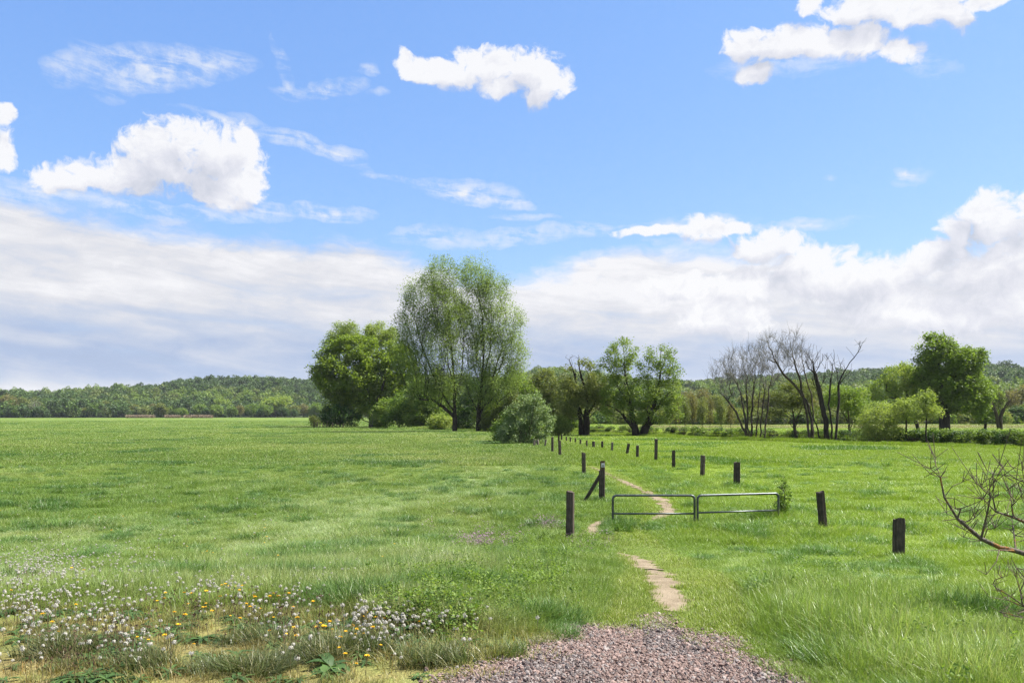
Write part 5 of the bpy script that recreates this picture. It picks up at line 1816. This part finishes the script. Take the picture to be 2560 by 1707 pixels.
def near_sward(n, r0, r1, wide, name, label):
    x, y = fan_points(r0, r1, n)
    keep = ~(in_gravel(x + rng.randn(n) * 0.14, y + rng.randn(n) * 0.22) | on_path(x, y))
    x, y = x[keep], y[keep]
    h, mown, dry = sward(x, y)
    bare = dry > -0.10 + 1.15 * (vnoise(x, y, 1.3) * 0.6 + vnoise(x, y, 4.0) * 0.4)
    keep = ~(bare & (rng.rand(len(x)) < 0.92))
    x, y, h, mown, dry = x[keep], y[keep], h[keep], mown[keep], dry[keep]
    n = len(x)
    c1, c2 = vnoise(x + 9, y, 1.1) * .8 + .2 * vnoise(x, y + 9, 3.1), vnoise(x, y + 31, 1.3)
    k = np.where(mown + 0.3 * (c2 - .5) > 0.5, rng.randint(0, 3, n), rng.randint(3, 7, n))
    k = np.where((h > 0.25) & (rng.rand(n) < 0.55), rng.randint(7, 11, n), k)
    k = np.where((dry > 0.25) & (rng.rand(n) < 0.45), rng.randint(11, 13, n), k)
    k = np.where((c1 > 0.70) & (mown < 0.4) & (dry < 0.4) & (rng.rand(n) < 0.8), rng.randint(13, 15, n), k)
    pale = np.exp(-(seg_dist(x, y, SWEEP) / 0.9) ** 2) + 0.5 * np.exp(-(seg_dist(x, y, SWEEP2) / 1.5) ** 2) + 0.7 * blob(x, y, 1170, 1400, 1.2, 1.4) + 0.8 * blob(x, y, 1985, 1325, 1.0, 1.2) + 0.8 * blob(x, y, 2010, 1440, .8, 1.0) + 0.3 * blob(x, y, 2250, 1650, 1.0, 1.2) + 0.25 * blob(x, y, 2450, 1690, 1.2, .9) + 0.55 * np.exp(-((y - 13.0) / 2.6) ** 2) * (x < -0.5) + 0.30 * np.exp(-((y - 20) / 6.0) ** 2) * (x < -1)
    pale = pale * (0.4 + 1.2 * vnoise(x + 5, y, 0.9)) + 0.35 * (vnoise(x + 13, y + 7, 0.33) > 0.66)
    k = np.where((rng.rand(n) < pale * 0.75) & (mown < 0.3) & (dry < 0.3), rng.randint(15, 18, n), k)
    h = h * (0.75 + 0.5 * rng.rand(n)) * np.where((k >= 13) & (k < 15), 1.3, 1.0) * (0.75 + 0.5 * c2)
    sh = np.clip(h / NEAR_H[k], 0.45, 1.7)
    w = wide * np.sqrt(sh) * (0.85 + 0.3 * rng.rand(n))
    rot = np.column_stack([rng.randn(n) * 0.06, rng.randn(n) * 0.06, (rng.rand(n) - 0.5) * 3.0 + np.where(rng.rand(n) < 0.3, math.pi, 0)])
    return scatter(name, np.column_stack([x, y, ground(x, y)]), rot, np.column_stack([w, w, sh]), k, NEAR, 'stuff', label, 'grass')


near_sward(42000, 4.5, 17.0, 1.0, 'meadow_grass', 'long and short meadow grass around the gravel and path')
near_sward(40000, 16.0, 62.0, 1.7, 'meadow_grass', 'rougher meadow grass round the gate and posts')

# dark tussocks that stand out of the sward
TUSSOCKS = [   # px, py, count, spread, spread, size
            (1905, 1302, 30, 32, 5, 1.9), (1955, 1303, 20, 16, 5, 2.0), (1545, 1322, 22, 14, 6, 1.5), (1570, 1308, 10, 16, 6, 1.2), (1525, 1334, 8, 8, 5, 1.2), (1775, 1312, 8, 16, 5, 1.1), (1720, 1310, 6, 26, 4, .9), (1640, 1318, 10, 60, 5, .8),
            (2025, 1352, 16, 22, 8, 1.4), (1965, 1412, 10, 22, 9, 1.2), (2000, 1400, 8, 20, 8, 1.2), (1930, 1445, 8, 14, 6, .9), (2110, 1570, 12, 30, 10, 1.2), (2060, 1560, 8, 20, 8, 1.1), (2170, 1480, 6, 24, 10, 1.0),
            (1130, 1540, 18, 40, 14, 1.3), (1180, 1500, 14, 60, 16, 1.2), (1090, 1460, 10, 40, 14, 1.2), (1240, 1450, 12, 60, 20, 1.2), (1310, 1400, 8, 40, 16, 1.1), (1350, 1500, 6, 40, 18, .9), (1300, 1320, 10, 40, 8, 1.1), (1050, 1380, 8, 60, 14, 1.0), (900, 1350, 8, 100, 16, 1.0),
            (510, 1395, 10, 24, 5, 1.1), (760, 1402, 8, 30, 5, 1.0), (480, 1500, 6, 40, 8, .8), (145, 1635, 14, 26, 9, .9), (350, 1660, 8, 40, 8, .7), (640, 1670, 14, 50, 9, .7), (760, 1640, 12, 60, 12, .8), (900, 1620, 10, 50, 12, .8), (1100, 1655, 10, 50, 9, .8), (640, 1600, 8, 60, 14, .7), (260, 1480, 8, 80, 14, .8),
            (1843, 1222, 8, 10, 3, 1.1), (1462, 1194, 8, 12, 3, 1.1), (1390, 1160, 8, 16, 4, 1.1), (1425, 1340, 8, 14, 4, 1.0), (2060, 1320, 8, 14, 4, 1.1), (2250, 1412, 10, 18, 5, 1.1), (1505, 1256, 8, 12, 3, 1.1), (1700, 1218, 14, 40, 8, 1.1), (1640, 1180, 10, 30, 7, 1.0), (1580, 1160, 8, 30, 6, 1.0), (1250, 1208, 8, 10, 3, 1.0), (1140, 1206, 6, 10, 3, 1.0), (2400, 1600, 20, 60, 24, 1.2), (2500, 1560, 16, 40, 24, 1.2), (2300, 1680, 16, 60, 14, 1.0), (2200, 1600, 16, 60, 24, 1.2), (2080, 1640, 14, 40, 18, 1.1), (2480, 1670, 14, 50, 16, 1.2), (2250, 1530, 10, 60, 14, 1.0), (2130, 1440, 10, 50, 14, 1.1), (1850, 1380, 8, 60, 14, .8), (2330, 1460, 8, 50, 12, .9), (1330, 1640, 8, 30, 8, .7)]
tp, tk, tsc = [], [], []
for px, py, n, rx, ry, sc in TUSSOCKS:
    for _ in range(int(n * 1.6)):
        tp.append(at(px + rng.randn() * rx, min(1704, py + rng.randn() * ry)))
        tk.append(rng.choice([13, 14, 13, 14, 13, 8]))
        tsc.append(sc * (0.65 + 0.5 * rng.rand()))
tp, tk, tsc = np.array(tp), np.array(tk), np.array(tsc)
ok = ~on_path(tp[:, 0], tp[:, 1]) & ~in_gravel(tp[:, 0], tp[:, 1])
tp, tk, tsc = tp[ok], tk[ok], tsc[ok]
n = len(tp)
far_ = np.clip(tp[:, 1] / 18.0, 1, 1.8)
scatter('tussocks', tp, np.column_stack([rng.randn(n) * .08, rng.randn(n) * .08, rng.rand(n) * 6.28]), np.column_stack([far_, far_, tsc]), tk, NEAR, 'stuff', 'darker tussocks of coarse grass standing out of the meadow', 'grass')

# far sward: wider clumps ------------------------------------------------------
FAR = []
for k in range(4): FAR.append(tuft_mesh('field_clump', B_MEADOW, 660 + k, 90, 0.75, 0.22, 0.055, lean=0.7, droop=0.7, segs=2))
FAR.append(tuft_mesh('field_clump_lush', B_LUSH, 670, 80, 0.6, 0.26, 0.055, lean=0.6, droop=0.6, segs=2))
x, y = fan_points(50.0, 420.0, 46000)
keep = (seg_dist(x, y, RIVER) > 4.6) & ~on_path(x, y) & ~((y > 190) & (rng.rand(len(x)) < 0.3))
x, y = x[keep], y[keep]
n = len(x)
s = np.clip(y / 75.0, 0.9, 3.2) * (0.8 + 0.4 * rng.rand(n))
hz = (0.7 + 0.6 * vnoise(x, y, 0.12)) * (0.8 + 0.4 * rng.rand(n))
k = np.where(vnoise(x + 70, y, 0.2) + 0.2 * rng.rand(n) > 0.92, 4, rng.randint(0, 4, n))
scatter('field_grass', np.column_stack([x, y, ground(x, y)]), np.column_stack([np.zeros(n), np.zeros(n), rng.rand(n) * 6.28]), np.column_stack([s, s, hz]), k, FAR, 'stuff', 'even pasture grass running out to the trees', 'grass')
# rough edge of the pasture along the stream
ts = rng.rand(2600) * (len(R_) - 1.001)
i = ts.astype(int); u = (ts - i)[:, None]
xy = R_[i] * (1 - u) + R_[i + 1] * u
tn = R_[i + 1] - R_[i]; tn /= np.linalg.norm(tn, axis=1)[:, None]
nrm = np.stack([tn[:, 1], -tn[:, 0]], 1)
nrm *= -np.sign(nrm[:, 1])[:, None]
xy = xy + nrm * (5.0 + rng.rand(len(xy)) * 2.2)[:, None]
hz = 1.6 + 2.2 * vnoise(xy[:, 0], xy[:, 1], 0.35) * rng.rand(len(xy))
n = len(xy)
scatter('bank_grass', np.column_stack([xy, ground(xy[:, 0], xy[:, 1])]), np.column_stack([np.zeros(n), np.zeros(n), rng.rand(n) * 6.28]), np.column_stack([np.full(n, .8), np.full(n, .8), hz]), rng.randint(0, 4, n), FAR, 'stuff', 'taller grass and nettles along the edge of the stream', 'grass')

# ------------------------------------------------------------------ gravel
STONE_M = []
for nm, a, b, c in (('pink_stone', (.105, .070, .058), (.185, .127, .107), (.270, .198, .172)), ('grey_stone', (.100, .086, .078), (.175, .150, .138), (.255, .222, .205)), ('dark_stone', (.035, .027, .026), (.065, .049, .046), (.105, .080, .075))):
    m, nb, out = material(nm)
    oi = nb.new('ShaderNodeObjectInfo').outputs['Random']
    sn = nb.noise(nb.new('ShaderNodeTexCoord').outputs['Object'], 3.0, 4, 0.6, dims='3D')
    principled(nb, out, nb.ramp(nb.add(nb.mul(oi, .7), nb.mul(sn, .3)), [(0.1, a), (0.5, b), (0.9, c)]), 0.8, 0.25)
    STONE_M.append(m)


def stone(seed, mat):
    import bmesh
    g = np.random.RandomState(seed)
    bm = bmesh.new()
    bmesh.ops.create_icosphere(bm, subdivisions=1, radius=1.0)
    for v in bm.verts:
        v.co = v.co * (0.7 + 0.45 * g.rand())
        v.co.z *= 0.62
    me = bpy.data.meshes.new('stone')
    bm.to_mesh(me); bm.free()
    me.materials.append(mat)
    return me


STONES = [stone(700 + k, STONE_M[(0, 0, 1, 0, 2, 1)[k]]) for k in range(6)]
lo, hi = GRAVEL_XY.min(0), GRAVEL_XY.max(0)
n0 = 100000
x = lo[0] + rng.rand(n0) * (hi[0] - lo[0])
y = lo[1] + rng.rand(n0) * (hi[1] - lo[1])
dens = np.clip(1.15 - 0.04 * (y - 5), 0.3, 1)
keep = in_gravel(x + rng.randn(n0) * 0.09, y + rng.randn(n0) * 0.14) & (rng.rand(n0) < dens) & (np.abs(x) < 0.72 * y + 1)
x, y = x[keep], y[keep]
n = len(x)
sz = np.clip(0.0062 * np.exp(rng.randn(n) * 0.50), 0.003, 0.022)
scatter('gravel', np.column_stack([x, y, ground(x, y) + 0.012 + sz * 0.35]), rng.rand(n, 3) * 6.28 * np.array([.12, .12, 1]), sz, np.where(vnoise(x, y, 2.0) > .45, rng.randint(0, 4, n), rng.randint(2, 6, n)), STONES, 'stuff', 'purplish grey crushed gravel of the car park edge', 'gravel')

# ------------------------------------------------------------------ dandelions
m_clock, nb, out = material('dandelion_fluff')
p = principled(nb, None, (.46, .44, .39), 0.9, 0.1)
tr = nb.new('ShaderNodeBsdfTranslucent'); tr.inputs[0].default_value = (.46, .44, .39, 1)
mx = nb.new('ShaderNodeMixShader'); mx.inputs[0].default_value = 0.4
nb.nt.links.new(p.outputs[0], mx.inputs[1]); nb.nt.links.new(tr.outputs[0], mx.inputs[2]); nb.nt.links.new(mx.outputs[0], out.inputs[0])
m_yel, nb, out = material('yellow_petals')
principled(nb, out, (.72, .42, .012), 0.6, 0.2)
m_stem, nb, out = material('dandelion_stem')
principled(nb, out, (.11, .095, .045), 0.7, 0.2)
m_brown, nb, out = material('spent_head')
principled(nb, out, (.105, .070, .045), 0.8, 0.1)


def stem_mesh(h, bend, r=0.0022):
    P = [(0, 0, -0.02), (bend * .2, 0, h * .5), (bend, 0, h)]
    return pipe(P, r, 4)


def clock(seed, h):
    g = np.random.RandomState(seed)
    bend = g.randn() * 0.02
    V, f = stem_mesh(h, bend)
    d = g.randn(40, 3); d /= np.linalg.norm(d, axis=1)[:, None]
    d = d[d[:, 2] > -0.6 + 0.5 * g.rand()]
    C = np.array([bend, 0, h + 0.004]) + d * (0.0165 * (0.85 + 0.3 * g.rand(len(d))))[:, None]
    t = np.cross(d, g.randn(len(d), 3)); t /= np.linalg.norm(t, axis=1)[:, None]
    b = np.cross(d, t)
    s = 0.0042
    q = np.stack([C - t * s - b * s, C + t * s - b * s, C + t * s + b * s, C - t * s + b * s], 1).reshape(-1, 3)
    n0 = len(V)
    F4 = np.arange(len(q)).reshape(-1, 4) + n0
    quads = np.concatenate([f[0], F4])
    me = mesh_np('dandelion_clock', np.concatenate([V, q]), [quads, f[1]], [m_stem, m_clock], False, np.concatenate([np.zeros(len(f[0])), np.ones(len(F4)), np.zeros(len(f[1]))]))
    return me


def yellow(seed, h):
    g = np.random.RandomState(seed)
    bend = g.randn() * 0.02
    V, f = stem_mesh(h, bend)
    n = 46
    a = g.rand(n) * 6.283
    r = 0.021 * (0.45 + 0.55 * g.rand(n))
    up = 0.013 * (1 - (r / 0.021)) + 0.004 * g.rand(n)
    tip = np.column_stack([np.cos(a) * r, np.sin(a) * r, up])
    s = np.column_stack([-np.sin(a), np.cos(a), np.zeros(n)]) * 0.0032
    c = np.array([bend, 0, h])
    q = np.stack([c - s * .5, c + s * .5, c + tip + s, c + tip - s], 1).reshape(-1, 3)
    n0 = len(V)
    F4 = np.arange(len(q)).reshape(-1, 4) + n0
    return mesh_np('dandelion_flower', np.concatenate([V, q]), [np.concatenate([f[0], F4]), f[1]], [m_stem, m_yel], False, np.concatenate([np.zeros(len(f[0])), np.ones(len(F4)), np.zeros(len(f[1]))]))


def spent(seed, h):
    g = np.random.RandomState(seed)
    bend = g.randn() * 0.03
    V, f = stem_mesh(h, bend)
    c = np.array([bend, 0, h])
    C = c + g.randn(9, 3) * np.array([.004, .004, .006])
    v, q = leaf_quads(g, C, 0.017, 0, 0.5)
    F4 = q + len(V)
    return mesh_np('spent_dandelion', np.concatenate([V, v]), [np.concatenate([f[0], F4]), f[1]], [m_stem, m_brown], False, np.concatenate([np.zeros(len(f[0])), np.ones(len(F4)), np.zeros(len(f[1]))]))


CLOCKS = [clock(800 + k, (.15, .18, .21, .24)[k]) for k in range(4)]
YELLOWS = [yellow(810 + k, (.12, .15, .18)[k]) for k in range(3)]
SPENTS = [spent(820 + k, (.13, .17, .21)[k]) for k in range(3)]
CL_PATCH = [(90, 1440, 90, 40, 150), (230, 1490, 120, 40, 110), (60, 1530, 90, 30, 50), (380, 1430, 60, 22, 36), (150, 1420, 130, 20, 50), (330, 1470, 60, 24, 40), (620, 1475, 50, 30, 40), (510, 1500, 60, 30, 26), (800, 1475, 40, 26, 44), (720, 1520, 50, 24, 24),
            (920, 1590, 60, 36, 60), (600, 1530, 70, 40, 26), (280, 1590, 60, 40, 24), (150, 1620, 120, 60, 26), (100, 1560, 110, 50, 24), (880, 1460, 40, 20, 12), (970, 1440, 50, 30, 12), (700, 1600, 60, 40, 14), (350, 1650, 50, 30, 14), (1000, 1600, 50, 30, 18), (1150, 1590, 60, 30, 10), (300, 1390, 140, 14, 20)]
YL_PATCH = [(610, 1490, 40, 16, 16), (480, 1515, 60, 20, 12), (700, 1540, 60, 20, 12), (600, 1522, 50, 14, 12), (880, 1600, 60, 20, 14), (760, 1600, 50, 20, 6), (960, 1560, 30, 20, 7), (520, 1560, 80, 30, 8), (240, 1490, 120, 30, 8), (120, 1560, 100, 60, 6), (440, 1470, 60, 20, 6), (520, 1402, 30, 6, 6), (700, 1390, 150, 30, 10), (900, 1620, 60, 20, 6), (430, 1620, 100, 40, 6), (870, 1690, 30, 10, 3), (300, 1300, 200, 20, 16), (750, 1330, 60, 12, 10)]
SP_PATCH = [(280, 1620, 70, 40, 60), (600, 1520, 110, 40, 90), (700, 1560, 80, 40, 60), (180, 1670, 60, 30, 30), (430, 1560, 90, 40, 40), (100, 1480, 120, 60, 40), (800, 1560, 60, 40, 30)]


def patch_points(patches, more=1.0):
    pts = []
    for px, py, rx, ry, n in patches:
        for _ in range(int(n * more)):
            pts.append(at(px + rng.standard_t(3) * rx * 0.70, min(1704, max(1300, py + rng.standard_t(3) * ry * 0.70))))
    return np.array(pts)


def lay(pts, meshes, name, label, cat, group, limit, stuff_label, zs=1.0):
    pts = pts[np.argsort(pts[:, 1])]
    for k, p in enumerate(pts[:limit]):
        o = obj(name, meshes[rng.randint(len(meshes))], None, tuple(p))
        o.rotation_euler = (rng.randn() * .08, rng.randn() * .08, rng.rand() * 6.28)
        s = 0.62 + 0.5 * rng.rand()
        o.scale = (s, s, s * zs)
        tag(o, label, cat, group)
    rest = pts[limit:]
    if len(rest):
        n = len(rest)
        scatter(name + '_patch', rest, np.column_stack([rng.randn(n) * .08, rng.randn(n) * .08, rng.rand(n) * 6.28]), 0.6 + 0.45 * rng.rand(n), rng.randint(0, len(meshes), n), meshes, 'stuff', stuff_label, cat)


lay(patch_points(CL_PATCH, 2.3), CLOCKS, 'dandelion_clock', 'white dandelion seed head on a thin stem in the dry foreground grass', 'dandelion', 'white dandelion seed heads', 300, 'drift of white dandelion seed heads farther back in the grass')
lay(patch_points(YL_PATCH), YELLOWS, 'dandelion_flower', 'open yellow dandelion flower among the foreground grass', 'dandelion', 'yellow dandelion flowers', 300, 'yellow dandelions')
lay(patch_points(SP_PATCH, 1.5), SPENTS, 'spent_dandelion', 'brown spent dandelion stalk standing in the dry foreground grass', 'dandelion', 'spent dandelion stalks', 300, 'spent dandelion stalks')
# daisies and seed heads out in the meadow
x, y = fan_points(12, 60, 900, 0.66)
keep = (x < 0.02 * y - 1.0) & (vnoise(x, y, 0.25) + 0.3 * rng.rand(len(x)) > 0.62) & ~on_path(x, y)
x, y = x[keep], y[keep]
n = len(x)
scatter('meadow_flowers', np.column_stack([x, y, ground(x, y)]), np.column_stack([np.zeros(n), np.zeros(n), rng.rand(n) * 6.28]), 1.0 + 0.3 * rng.rand(n), np.where(rng.rand(n) < 0.8, rng.randint(0, 4, n), 4), CLOCKS + YELLOWS[2:], 'stuff', 'scattered pale flowers out in the left meadow', 'flowers')

# ------------------------------------------------------------------ broad-leaved weeds
m_dock = leafy('dock_leaves', (.028, .060, .018), (.045, .092, .024), (.075, .135, .034), 0.25, 3.0, 0.6, 0.25)


def dock(seed, n, L, W, up):
    g = np.random.RandomState(seed)
    V, Fq = [], []
    for k in range(n):
        a = k * 2.4 + g.randn() * .3
        l, w = L * (.6 + .5 * g.rand()), W * (.7 + .5 * g.rand())
        e = up * (.5 + .8 * g.rand())
        d = np.array([math.cos(a), math.sin(a), 0]); s = np.array([-math.sin(a), math.cos(a), 0])
        segs = 7
        b = len(V)
        for j in range(segs + 1):
            t = j / segs
            c = d * l * t * math.cos(e * (1 - .5 * t)) + np.array([0, 0, l * (math.sin(e) * t - .55 * t * t)]) + (0, 0, .01)
            ww = w * (math.sin(math.pi * min(1, t * .95 + .03)) ** .7) * .5 * (1 + .15 * math.sin(j * 2.3 + k))
            V += [c - s * ww + (0, 0, ww * .35), c, c + s * ww + (0, 0, ww * .35)]
        for j in range(segs):
            o = b + j * 3
            Fq += [(o, o + 1, o + 4, o + 3), (o + 1, o + 2, o + 5, o + 4)]
    return mesh_np('dock_plant', np.array(V), np.array(Fq), m_dock, True)


for k, (px, py, n, L, W, up, lab) in enumerate([(830, 1672, 13, .22, .085, .8, 'dark broad-leaved rosette on the bare ground left of the gravel'), (1085, 1580, 14, .30, .10, 1.0, 'broad-leaved dock plant at the foot of the tall grass mound'),
                                                (1000, 1590, 9, .2, .07, .9, 'small dock rosette left of the bigger dock plant'), (940, 1625, 8, .16, .06, .8, 'small dark rosette among the white seed heads')]):
    x, y, z = at(px, py)
    tag(obj('dock_plant', dock(900 + k, n, L, W, up), None, (x, y, z)), lab, 'plant')


# rosettes of dandelion leaves under the seed heads
ROS = []
for k in range(3):
    me = dock(930 + k, 12, .13, .022, .55)
    ROS.append(me)
pr = patch_points([(p[0], p[1] + 6, p[2] * 1.2, p[3] * 1.3, max(4, p[4] // 2)) for p in CL_PATCH + SP_PATCH])
n = len(pr)
scatter('dandelion_leaves', pr, np.column_stack([np.zeros(n), np.zeros(n), rng.rand(n) * 6.28]), 0.8 + 0.7 * rng.rand(n), rng.randint(0, 3, n), ROS, 'stuff', 'low toothed dandelion leaves between the seed heads', 'leaves')


# leafy weeds and purple dead-nettles, as they stand in drifts
def herb(seed, h, n, leaf, mat):
    g = np.random.RandomState(seed)
    C = np.column_stack([g.randn(n) * h * .16, g.randn(n) * h * .16, h * (0.1 + .9 * g.rand(n))])
    v, f = leaf_quads(g, C, leaf, 1.2, 0.7)
    return mesh_np('herb', v, f, mat)


m_purple = leafy('deadnettle_tops', (.16, .10, .13), (.26, .17, .21), (.38, .28, .32), 0.3, 3.0, tr_col=(1, 1, 1))
m_herb = leafy('herb_leaves', (.080, .135, .024), (.130, .205, .034), (.185, .265, .050), 0.38, 2.0)
HERBS = [herb(950, .32, 110, .028, m_herb), herb(951, .26, 110, .024, m_herb), herb(952, .30, 90, .028, L_UNDER), herb(953, .34, 34, .030, m_purple)]
pp = []
for px, py, rx, ry, n, kk in ((1200, 1372, 34, 5, 60, 3), (1235, 1340, 50, 10, 16, 3), (1360, 1322, 24, 6, 26, 3), (1480, 1372, 40, 10, 10, 3), (1230, 1420, 110, 50, 190, 1), (1180, 1480, 120, 50, 110, 2), (1060, 1540, 60, 30, 50, 2), (1380, 1400, 60, 40, 70, 1), (1120, 1440, 40, 20, 40, 2), (1440, 1370, 50, 25, 50, 1), (1330, 1390, 60, 20, 40, 2),
                              (1330, 1290, 30, 16, 40, 2), (1540, 1300, 20, 10, 24, 2), (2300, 1590, 60, 30, 24, 1), (2050, 1480, 60, 40, 16, 0), (2030, 1360, 50, 20, 20, 1), (1920, 1300, 60, 20, 40, 1), (1700, 1215, 40, 14, 40, 2), (1640, 1200, 30, 12, 30, 0), (1450, 1225, 20, 8, 14, 2), (2400, 1650, 120, 40, 14, 1), (2100, 1420, 40, 30, 12, 1)):
    for _ in range(n):
        pp.append((*at(px + rng.randn() * rx, py + rng.randn() * ry), kk))
pp = np.array(pp)
ok = ~on_path(pp[:, 0], pp[:, 1]) & ~in_gravel(pp[:, 0], pp[:, 1])
pp = pp[ok]
n = len(pp)
scatter('meadow_herbs', pp[:, :3], np.column_stack([rng.randn(n) * .1, rng.randn(n) * .1, rng.rand(n) * 6.28]), 0.7 + 0.6 * rng.rand(n), pp[:, 3].astype(int), HERBS, 'stuff', 'leafy weeds and faded purple dead-nettles in drifts in the grass', 'weeds')
